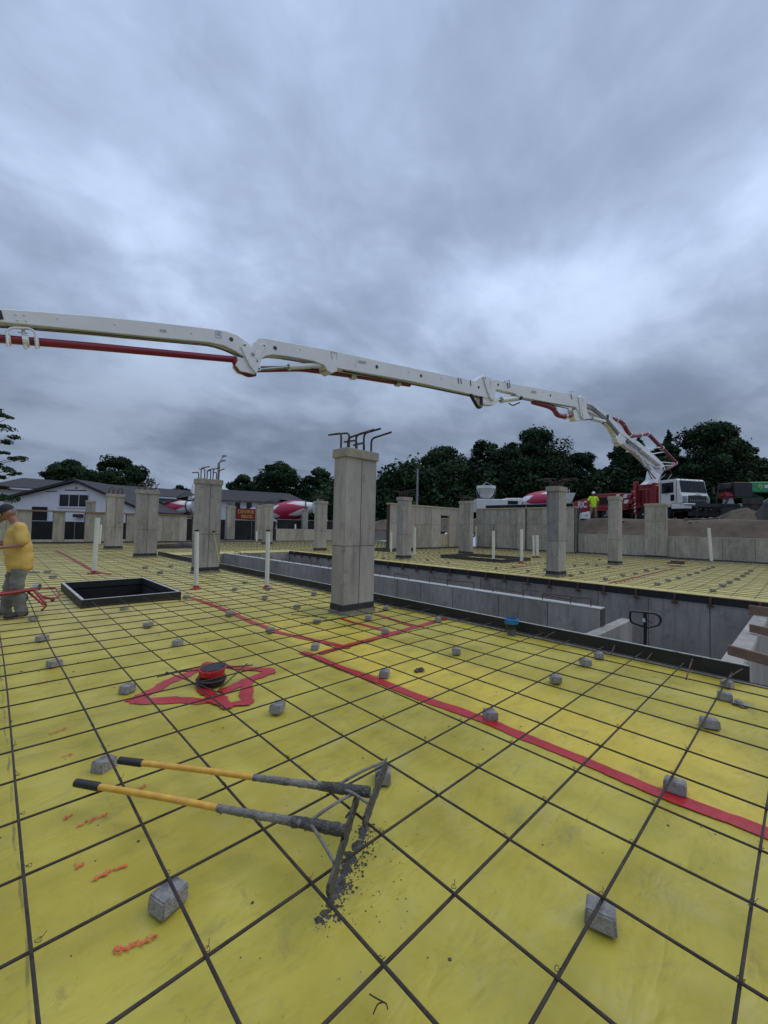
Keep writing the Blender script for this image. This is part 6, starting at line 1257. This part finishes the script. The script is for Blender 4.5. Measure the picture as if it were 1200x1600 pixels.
m_ = MB(); m_.tube([(0.9, -0.6, 0.6), (1.5, -0.6, 2.7)], 0.06, 6); m_.tube([(1.2, 0.2, 0.5), (0.9, 0.3, 2.9), (-0.4, 0.2, 2.95)], 0.05, 6); part(m_, 'mast', 'dark_metal', t, H_)
m_ = MB(); m_.beam((1.05, -0.7, 1.3), (1.35, -0.7, 2.3), 0.09, 0.05); part(m_, 'white_bar', 'trim', t, H_)
for x_ in (-0.6, 0.7): m_ = MB(); m_.lathe([(0.3, -0.5), (0.36, -0.45), (0.36, 0.45), (0.3, 0.5)], (x_, 0, 0.34), (0, 1, 0), 18); part(m_, 'roller', 'tyre', t, H_, smooth=True)
# things on the bank
bp_ = place(lat_of(1177, 28), 28); bp_.z = terrain_z(bp_.x, bp_.y)
m_ = MB(); m_.hexa([(-0.42, -0.4, -0.2), (0.42, -0.4, -0.2), (0.42, 0.4, -0.2), (-0.42, 0.4, -0.2), (-0.40, -0.38, 1.55), (0.40, -0.38, 1.55), (0.40, 0.38, 1.55), (-0.40, 0.38, 1.55)]); m_.box(-0.46, 0.46, -0.44, 0.44, 1.15, 1.2)
Frame(bp_, HR).xf(m_); solo(m_, 'steel_post', 'rubble', 'dark brown square post standing before the green telehandler', 'post', base=bp_, bevel=0.02)
def mound(u, dep, rx_, ry_, h_, name, m, label, seed, zoff=0.0, cat=None, n=36):
    c_ = place(lat_of(u, dep), dep); c_.z = terrain_z(c_.x, c_.y); rr = random.Random(seed); ph = [rr.random()*6 for _ in range(8)]; vs = []; fs = []; R_ = 16
    for i in range(R_+1):
        for j in range(n):
            a_ = 6.283*j/n; q = i/R_; r_ = q*(1+0.12*math.sin(3*a_+ph[0])+0.07*math.sin(7*a_+ph[1])); x_, y_ = math.cos(a_)*r_*rx_, math.sin(a_)*r_*ry_
            hz = h_*(1-q**1.25)**1.1 if q < 1 else 0
            hz += (0.06*math.sin(5*x_+ph[2])*math.sin(6*y_+ph[3])+0.05*math.sin(11*x_+ph[4])*math.sin(9*y_+ph[5]))*h_*(1-q)
            vs.append(tuple(c_+HR*x_+FH*y_+UP*(hz-0.35*q**2+zoff)))
    for i in range(R_):
        for j in range(n): a_ = i*n+j; b_ = i*n+(j+1) % n; fs.append((a_, b_, b_+n, a_+n))
    m_ = MB(); m_.add(vs, fs)
    if cat: return solo(m_, name, m, label, cat, smooth=True)
    return struct(m_, name, m, label, smooth=True)
mound(1163, 27.0, 2.0, 2.0, 0.85, 'dirt_mound', 'dirt', 'mound of loose brown earth at the right of the bank', 3)
mound(1206, 25.5, 1.3, 1.3, 1.5, 'rubble_pile', 'rubble', 'dark heap of rubble at the right edge in front of the telehandler', 9, cat='heap')
for k in range(26):
    c_ = place(lat_of(random.choice((915, 935, 960, 985, 1050, 1075, 1100, 1120, 1150))+random.uniform(-10, 10), 27.5), random.uniform(25.5, 28.8)); c_.z = terrain_z(c_.x, c_.y)
    if c_.x < XE+0.6: continue
    m_ = MB(); m_.add(*clod((0, 0, 0), random.uniform(0.06, 0.16), 300+k, 0.7)); m_.v = [tuple(Vector(v)+c_) for v in m_.v]; solo(m_, 'stone', random.choice(('dirt', 'concrete_dark', 'block')), 'small stone lying on the dirt bank, one of several alike', 'stone', group='stones scattered on the dirt bank')
m_ = MB()
for k in range(9):
    c_ = place(lat_of(1153+random.uniform(-8, 10), 28.5), 28.5); c_.z = terrain_z(c_.x, c_.y)+0.55; a_ = random.uniform(-0.5, 0.5); m_.beam(c_-HR*0.4, c_+HR*0.4+UP*a_*0.4+FH*a_, 0.07, 0.09)
solo(m_, 'scrap_wood', 'timber_pale', 'tangle of pale scrap wood on the mound before the green fender', 'wood')
for k, (a_, b_, lb) in enumerate((((1072, 828), (1099, 820), 'dark pole lying on the bank below the truck bumper, left one'), ((1096, 830), (1128, 822), 'dark pole lying on the bank below the truck bumper, right one'))):
    p, q = [at_depth(u, v, 26.8) for u, v in (a_, b_)]; p.z = terrain_z(p.x, p.y)+0.05; q.z = terrain_z(q.x, q.y)+0.12; m_ = MB(); m_.tube([p, q], 0.045, 7); solo(m_, 'pole', 'dark_metal', lb, 'pole')
wb = place(lat_of(914, 31.0), 31.0); wb.z = terrain_z(wb.x, wb.y); m_ = MB(); m_.hexa([(-0.32, -0.2, 0), (0.32, -0.2, 0), (0.32, 0.2, 0), (-0.32, 0.2, 0), (-0.28, -0.18, 0.42), (0.3, -0.18, 0.55), (0.3, 0.18, 0.55), (-0.28, 0.18, 0.42)]); m_.box(-0.1, 0.14, -0.203, -0.2, 0.2, 0.26, 1); Frame(wb, HR).xf(m_); solo(m_, 'storage_bin', ['white_paint', 'dark_metal'], 'white plastic bin on the bank left of the vest worker', 'bin', base=wb, bevel=0.02)
# ------------------------------------------------------------------ fences
def fence(a, b, z, h, label, mat_='screen_fabric', post=2.6, hfab=None):
    a = Vector(a); b = Vector(b); L_ = (b-a).length; d = (b-a).normalized(); t = thing('chain_link_fence', label, 'fence', ((a+b)/2).to_tuple()[:2]+(z,)); nn_ = max(1, int(L_/post))
    m_ = MB(); m_.beam((a.x, a.y, z+(hfab or h)/2), (b.x, b.y, z+(hfab or h)/2), 0.012, (hfab or h)); m_.build('screen_panel', mat_, t, org=t.location)
    m_ = MB(); m_.tube([(a.x, a.y, z+h), (b.x, b.y, z+h)], 0.028, 6); m_.build('top_rail', 'galvanised', t, org=t.location)
    for k in range(nn_+1):
        q = a+d*L_*k/nn_; m_ = MB(); m_.tube([(q.x, q.y, z-0.2), (q.x, q.y, z+h+0.03)], 0.035, 6); m_.build('post', 'galvanised', t, org=t.location)
fence((onY(-60, 36), 36), (onY(250, 36), 36), 0.0, 1.42, 'black screened fence seen through the openings of the left wall')
fence((onY(255, 36.4), 36.4), (onY(430, 36.4), 36.4), 0.0, 1.9, 'black screened fence between the left wall and the red sign')
fence((onY(432, 36.8), 36.8), (onY(640, 36.8), 36.8), 0.0, 2.1, 'black screened fence in front of the striped drum, left of the tall wall')
fence((XE+2.2, YTALL+1.2), (XE+2.2, YC+0.6), 2.3, 1.42, 'black screened fence showing above the tall concrete wall')
# ------------------------------------------------------------------ buildings
def building_gable():
    dep = 47.0; o_ = place(lat_of(118, dep), dep, 0.7); Fr = Frame(o_, HR)       # x to the picture's right, y away
    t = thing('white_building', 'long low white building with grey roofs, gabled wing and dark three pane window', 'building', o_)
    s_ = dep/F; hz = 812.4
    def X(u): return (u-118)*s_
    def Z(v): return (hz-v)*s_+CAM.z-0.7
    m_ = MB(); m_.prism([(X(5), 0, -0.5), (X(226), 0, -0.5), (X(226), 0, Z(796)), (X(118), 0, Z(753)), (X(5), 0, Z(784))], (0, 14, 0)); part(m_, 'gable_wall', 'siding', t, Fr)
    for (u0, v0, u1, v1) in ((118, 751, 236, 799), (118, 751, -4, 785)):
        m_ = MB(); m_.prism([(X(u0), -0.5, Z(v0)), (X(u1), -0.5, Z(v1)), (X(u1), -0.5, Z(v1)+0.18), (X(u0), -0.5, Z(v0)+0.18)], (0, 14.8, 0)); part(m_, 'roof', 'shingle', t, Fr)
        m_ = MB(); m_.prism([(X(u0), -0.53, Z(v0)-0.12), (X(u1), -0.53, Z(v1)-0.12), (X(u1), -0.53, Z(v1)+0.02), (X(u0), -0.53, Z(v0)+0.02)], (0, 0.1, 0)); part(m_, 'barge_board', 'shingle', t, Fr)
    m_ = MB(); m_.box(X(91), X(139), -0.05, 0.05, Z(792.5), Z(771.5)); wn = part(m_, 'window', 'trim', t, Fr)
    for k in range(3): m_ = MB(); m_.box(X(93+k*15.3), X(93+k*15.3+13.8), -0.08, -0.052, Z(791), Z(773)); Fr.xf(m_); m_.build('pane', 'glass', wn, org=t.location)
    m_ = MB(); m_.box(X(100), X(134), -0.03, -0.003, Z(766.5), Z(765)); m_.box(X(70), X(88), -0.03, -0.003, Z(769), Z(768)); part(m_, 'sign_batten', 'shingle', t, Fr)
    m_ = MB(); m_.box(X(116), X(119), -0.06, 0, Z(757), Z(754.5)); m_.box(X(115.5), X(119.5), -0.06, 0, Z(763.5), Z(760.5)); part(m_, 'vent', 'galvanised', t, Fr)
    m_ = MB(); m_.box(X(90), X(139), -0.12, 0, Z(793.5), Z(792.4)); part(m_, 'sill', 'trim', t, Fr)
    # dark door and awning behind the wall openings
    m_ = MB(); m_.box(X(119), X(131), -0.5, 0, Z(808), Z(803)); part(m_, 'door_canopy', 'shingle', t, Fr); m_ = MB(); m_.box(X(52), X(74), -0.2, 0, Z(816), Z(793)); part(m_, 'dark_bay', 'pit', t, Fr)
    # rear long block
    zr0, zr1 = Z(745), Z(757)
    m_ = MB(); m_.prism([(X(-120), 9, -0.5), (X(216), 9, -0.5), (X(216), 9, Z(770)), (X(-120), 9, Z(756))], (0, 9, 0)); part(m_, 'rear_wall', 'siding', t, Fr)
    m_ = MB(); m_.hexa([(X(-130), 8.0, Z(755)), (X(219), 8.0, Z(768.5)), (X(219), 13.5, Z(757)+0.0), (X(-130), 13.5, Z(739)), (X(-130), 8.0, Z(755)+0.2), (X(219), 8.0, Z(768.5)+0.2), (X(206), 13.5, Z(753)+0.4), (X(-130), 13.5, Z(735)+0.4)]); part(m_, 'roof', 'shingle', t, Fr)
    m_ = MB(); m_.hexa([(X(-130), 7.9, Z(756.5)), (X(219.5), 7.9, Z(770)), (X(219.5), 7.98, Z(770)), (X(-130), 7.98, Z(756.5)), (X(-130), 7.9, Z(755)+0.1), (X(219.5), 7.9, Z(768.5)+0.1), (X(219.5), 7.98, Z(768.5)+0.1), (X(-130), 7.98, Z(755)+0.1)]); part(m_, 'gutter', 'trim', t, Fr)
    for u in (91, 166): m_ = MB(); m_.box(X(u)-0.12, X(u)+0.12, 10, 10.3, Z(757), Z(750)); part(m_, 'roof_vent', 'trim', t, Fr)
building_gable()
def building_right():
    dep = 62.0; o_ = place(lat_of(390, dep), dep, 0.7); Fr = Frame(o_, HR); t = thing('white_building', 'white building with a broad dark shingle roof behind the red sign', 'building', o_); s_ = dep/F; hz = 818.5
    def X(u): return (u-390)*s_
    def Z(v): return (hz-v)*s_+CAM.z-0.7
    m_ = MB(); m_.box(X(303), X(462), 0, 9, -0.5, Z(783)); part(m_, 'wall', 'siding', t, Fr)
    m_ = MB(); m_.hexa([(X(300), -0.8, Z(782)), (X(472), -0.8, Z(784)), (X(478), 10, Z(784)), (X(300), 10, Z(782)), (X(308), 4.2, Z(761)), (X(440), 4.2, Z(766)), (X(440), 5, Z(766)), (X(308), 5, Z(761))]); part(m_, 'roof', 'shingle', t, Fr)
    m_ = MB(); m_.prism([(X(296), -0.7, Z(783)), (X(303), -0.7, Z(783)), (X(303), -0.7, Z(757)), ], (0, 9, 0)); part(m_, 'gable_end', 'siding', t, Fr)
    m_ = MB(); m_.box(X(299), X(306), 3.5, 5, Z(772), Z(755)); part(m_, 'chimney', 'bark', t, Fr)
    m_ = MB(); m_.hexa([(X(436), -2, Z(779)), (X(480), -2, Z(785)), (X(480), 8, Z(785)), (X(436), 8, Z(779)), (X(446), 3, Z(772)), (X(470), 3, Z(778)), (X(470), 4, Z(778)), (X(446), 4, Z(772))]); part(m_, 'roof', 'shingle', t, Fr)
    for u in (371, 389): m_ = MB(); m_.box(X(u-4), X(u+4), -0.06, 0.02, Z(798), Z(785)); w_ = part(m_, 'window', 'glass', t, Fr)
building_right()
# ------------------------------------------------------------------ poles
pb = place(lat_of(339, 46), 46, 0.5); hz = 817; t = thing('street_lamp', 'tall lamp post with two floodlights behind the column with the yellow stick', 'lamp post', pb)
def PZ(v): return (hz-v)*46/F+CAM.z-0.5
H_ = Frame(pb, HR); sx_ = 46/F
m_ = MB(); m_.tube([(0, 0, 0), (0, 0, PZ(724))], [0.14, 0.11], 8); m_.box(-0.1, 0.1, -0.1, 0.1, PZ(736), PZ(722)); part(m_, 'pole', 'galvanised', t, H_)
m_ = MB(); m_.tube(bend([(0, 0, PZ(724)), (2*sx_, 0, PZ(719)), (8*sx_, 0, PZ(711))], 0.3), 0.045, 6); m_.tube([(1*sx_, 0, PZ(722)), (6*sx_, 0, PZ(719))], 0.045, 6); part(m_, 'arm', 'galvanised', t, H_)
for (du, v) in ((7.5, 711), (6.5, 718.5)): m_ = MB(); m_.hexa([(du*sx_-0.2, -0.15, PZ(v)-0.12), (du*sx_+0.3, -0.15, PZ(v)-0.05), (du*sx_+0.3, 0.15, PZ(v)-0.05), (du*sx_-0.2, 0.15, PZ(v)-0.12), (du*sx_-0.15, -0.12, PZ(v)+0.05), (du*sx_+0.25, -0.12, PZ(v)+0.12), (du*sx_+0.25, 0.12, PZ(v)+0.12), (du*sx_-0.15, 0.12, PZ(v)+0.05)]); part(m_, 'lamp_head', 'galvanised', t, H_)
pb = place(lat_of(651.5, 44), 44, 0.5); m_ = MB(); m_.tube([pb, pb+UP*((825-732)*44/F+1.0)], [0.13, 0.10], 8); m_.box(pb.x-0.12, pb.x+0.12, pb.y-0.12, pb.y+0.12, 5.0, 5.1); solo(m_, 'utility_pole', 'galvanised', 'plain thin grey pole in front of the trees, right of the big column', 'pole', base=pb)
# ------------------------------------------------------------------ trees
def leaf_cloud(clumps, leaf, per, seed, droop=0.0, mats3=(0, 1, 2)):
    """clumps: list of (centre, radius xyz). returns vertex and face arrays of small leaf faces"""
    g = np.random.default_rng(seed); V_ = []; MI = []
    for (c, r_) in clumps:
        n = max(8, int(per*g.uniform(0.7, 1.3))); d = g.normal(size=(n, 3)); d /= np.linalg.norm(d, axis=1)[:, None]; rad = g.uniform(0.45, 1.08, size=(n, 1))**0.6
        p = np.array(c)+d*rad*np.array(r_)*(1+0.12*g.normal(size=(n, 1)))
        u = g.normal(size=(n, 3)); u -= d*0.5*np.sum(u*d, axis=1)[:, None]; u /= np.linalg.norm(u, axis=1)[:, None]; w_ = np.cross(d+0.6*g.normal(size=(n, 3)), u); w_ /= np.linalg.norm(w_, axis=1)[:, None]+1e-6
        s1 = leaf*g.uniform(0.5, 1.3, size=(n, 1)); s2 = s1*g.uniform(0.45, 0.9, size=(n, 1))
        q = np.stack([p-u*s1, p-w_*s2*0.9, p+u*s1, p+w_*s2], 1); V_.append(q.reshape(-1, 3)); base = g.choice(3, p=(0.45, 0.38, 0.17)); mi = np.where(g.random(n) < 0.65, base, g.integers(0, 3, n)); MI.append(mi)
    V_ = np.concatenate(V_); MI = np.concatenate(MI); return V_, MI
def mesh_np(name, V_, MI, mats):
    n = len(V_)//4; me = bpy.data.meshes.new(name); me.vertices.add(len(V_)); me.vertices.foreach_set('co', V_.astype(np.float32).ravel()); me.loops.add(len(V_)); me.loops.foreach_set('vertex_index', np.arange(len(V_), dtype=np.int32))
    me.polygons.add(n); me.polygons.foreach_set('loop_start', np.arange(0, len(V_), 4, dtype=np.int32)); me.polygons.foreach_set('loop_total', np.full(n, 4, dtype=np.int32))
    for q in mats: me.materials.append(M[q])
    me.polygons.foreach_set('material_index', MI.astype(np.int32)); me.update(); me.validate(); return me
def tree(u0, u1, vtop, dep, label, seed, kind='broad', low=0.12, leaf=0.30, dens=1.0, z0=0.6, ncl=60, mats3=('leaf_a', 'leaf_b', 'leaf_c'), name='broadleaf_tree', shape=1.0):
    g = random.Random(seed); uc = (u0+u1)/2; hz = 823.6+(uc-600)*math.tan(ROLL); H = (hz-vtop)*dep/F+CAM.z-z0; W_ = (u1-u0)*dep/F/2; o_ = place(lat_of(uc, dep), dep, z0)
    t = thing(name, label, 'tree', o_, group='trees along the skyline'); cl = []
    if kind == 'broad':
        zc = H*(0.5+low/2); rz = H*(0.5-low/2)
        for k in range(ncl):
            a_ = g.uniform(0, 6.283); e_ = g.uniform(-0.95, 1.0); rr_ = math.sqrt(max(0, 1-e_*e_))*g.uniform(0.55, 1.05)
            wz = (1.0 if e_ < 0.2 else 1-0.25*(e_-0.2))*shape
            cs = g.uniform(0.08, 0.27); c_ = (math.cos(a_)*rr_*W_*0.86*wz, math.sin(a_)*rr_*W_*0.7, zc+e_*rz*0.88); cl.append((c_, (cs*W_*1.05, cs*W_*1.05, cs*W_*0.72)))
        for k in range(ncl//4): cl.append(((g.uniform(-.45, .45)*W_, g.uniform(-.4, .4)*W_, zc+g.uniform(-.5, .4)*rz), (0.38*W_, 0.34*W_, 0.3*rz)))
    else:
        for k in range(ncl):
            s_ = (k+0.5)/ncl; rad_ = W_*(1-s_)**0.75*1.15+0.2; a_ = g.uniform(0, 6.283); q = g.uniform(0.3, 0.9); cl.append(((math.cos(a_)*rad_*q, math.sin(a_)*rad_*q, H*(0.08+0.90*s_)), (rad_*0.5+0.1, rad_*0.5+0.1, 0.45)))
        cl.append(((0, 0, H*0.985), (0.12, 0.12, 0.6)))
    V_, MI = leaf_cloud(cl, leaf, 150*dens, seed)
    cr = bpy.data.objects.new('crown', mesh_np('crown', V_, MI, mats3)); COL.objects.link(cr); cr.parent = t
    m_ = MB(); m_.tube([(0, 0, -0.5), (0.1, 0, H*0.25), (0, 0.1, H*0.5), (0.1, 0, H*0.8)], [0.028*H+0.05, 0.02*H+0.04, 0.012*H+0.02, 0.03], 8)
    if kind == 'broad':
        for k in range(9):
            c_, r_ = cl[g.randrange(len(cl))]; zs = H*g.uniform(0.2, 0.5); m_.tube([(0.05, 0.05, zs), (c_[0]*0.5, c_[1]*0.5, zs+(c_[2]-zs)*0.6), c_], [0.010*H, 0.006*H, 0.02], 6)
    m_.build('trunk', 'bark', t); return t
TR = [(72, 137, 719, 78, 'round topped dark tree behind the left part of the white building', 11, 'broad', 0.45, 0.9),
 (136, 228, 711, 74, 'bushy dark tree with bare twigs on top right of the gable peak', 12, 'broad', 0.1, 1.0),
 (226, 262, 764, 80, 'low tree crown right of the white building roof end', 13, 'broad', 0.1, 1.0),
 (262, 305, 756, 80, 'pale low tree left of the lamp post', 14, 'broad', 0.1, 1.0),
 (348, 408, 742, 82, 'low dark tree above the left half of the shingle roof', 15, 'broad', 0.05, 1.0),
 (388, 476, 720, 78, 'broad dark tree above the shingle roof left of the big column', 16, 'broad', 0.05, 1.0),
 (462, 535, 731, 80, 'looser pale green tree touching the left side of the big column', 17, 'broad', 0.05, 0.8),
 (578, 640, 738, 74, 'narrow dark tree just right of the big column', 18, 'broad', 0.03, 1.0),
 (605, 672, 722, 80, 'dark tree behind the thin grey pole', 19, 'broad', 0.03, 1.0),
 (645, 738, 695, 70, 'big rounded dark tree right of the thin grey pole', 20, 'broad', 0.03, 1.1),
 (715, 800, 684, 72, 'dark tree with a ragged top behind the cream hopper', 21, 'broad', 0.03, 1.1),
 (772, 900, 666, 66, 'tallest broad tree in the centre right skyline over the drum nose', 22, 'broad', 0.03, 1.15),
 (868, 942, 702, 70, 'tree with a gap of sky on its right, left of the boom', 23, 'broad', 0.06, 0.85),
 (944, 1006, 684, 66, 'dark tree right of the sky gap, behind the boom elbow', 24, 'broad', 0.03, 0.95),
 (1050, 1176, 656, 58, 'massive dark tree behind the truck cab', 25, 'broad', 0.03, 1.15),
 (1002, 1075, 690, 66, 'dark tree behind the boom base and the red pipe', 26, 'broad', 0.03, 1.1),
 (1150, 1225, 716, 60, 'dark tree at the right edge above the green telehandler', 27, 'broad', 0.03, 1.05),
 (1120, 1190, 680, 64, 'dark shoulder of foliage right of the massive tree', 28, 'broad', 0.03, 0.85)]
for (u0, u1, vt, dp, lb, sd_, kd, lo, dn) in TR:
    wpx = (u1-u0); ex = wpx*(0.10 if u0 > 560 else 0.04); tree(u0-ex, u1+ex, vt, dp, lb, sd_, kd, lo, leaf=0.20, dens=dn*1.5*(1.0+wpx/110), ncl=int(44+wpx*0.55))
tree(1020, 1070, 674, 66, 'tall pointed spruce behind the red delivery pipe', 31, 'conifer', leaf=0.22, dens=0.5, ncl=60, name='spruce_tree')
tree(976, 1022, 684, 64, 'pointed spruce left of the taller spruce', 32, 'conifer', leaf=0.22, dens=0.5, ncl=60, name='spruce_tree')
# undergrowth mass between trunks
cl = []
for u in range(500, 1240, 9):
    for q in range(4):
        if 938 < u < 952 and q > 0: continue
        dep = random.uniform(60, 76); p = place(lat_of(u+random.uniform(-8, 8), dep), dep, random.uniform(1.5, 10.5 if u > 600 else 7.5)); cl.append((tuple(p), (2.3, 2.3, 2.1)))
for u in range(225, 500, 9): dep = 84; p = place(lat_of(u, dep), dep, random.uniform(1, 5)); cl.append((tuple(p), (2.2, 2.2, 2.0)))
V_, MI = leaf_cloud(cl, 0.32, 230, 99); o = bpy.data.objects.new('undergrowth', mesh_np('undergrowth', V_, MI, ('leaf_a', 'leaf_b', 'leaf_c'))); COL.objects.link(o); o['kind'] = 'stuff'; o['label'] = 'dark mass of bushes and branches between the far trees'
# near tree at the left edge: sprays of small leaves
to = place(lat_of(-62, 22), 22, 0.5); t = thing('locust_tree', 'feathery leafed tree whose sprays hang in from the left edge above the worker in yellow', 'tree', to)
cl = []; m_ = MB(); m_.tube([(0, 0, -0.5), (0.1, 0, 2.5), (0, 0, 5.5)], [0.16, 0.13, 0.06], 8); rr = random.Random(3)
for (u, v) in ((2, 648), (14, 652), (-5, 665), (10, 690), (22, 684), (6, 708), (20, 716), (30, 718), (14, 735), (28, 740), (2, 745), (8, 762), (20, 782), (4, 775), (-12, 640), (-15, 700), (-20, 740), (-30, 680), (-25, 720), (-12, 770), (12, 670), (-3, 725)):
    q = at_depth(u, v, 22+rr.uniform(-1, 1))-Vector(to); w_ = rr.uniform(0.18, 0.34)
    cl.append((tuple(q), (w_*1.15, w_*1.15, w_*0.38))); cl.append((tuple(q+HR*rr.uniform(-.5, .3)+UP*rr.uniform(-.12, .12)), (w_*0.9, w_*0.9, w_*0.3)))
    m_.tube([(0, 0, max(1.5, q.z*0.75)), tuple(Vector((0, 0, max(1.5, q.z*0.75)))*0.5+q*0.5+UP*0.15), tuple(q)], [0.045, 0.025, 0.01], 5)
V_, MI = leaf_cloud(cl, 0.065, 75, 5); cr = bpy.data.objects.new('crown', mesh_np('crown', V_, MI, ('leaf_b', 'leaf_a', 'leaf_c'))); COL.objects.link(cr); cr.parent = t; m_.build('trunk', 'bark', t)
# bare twigs above the tree by the gable
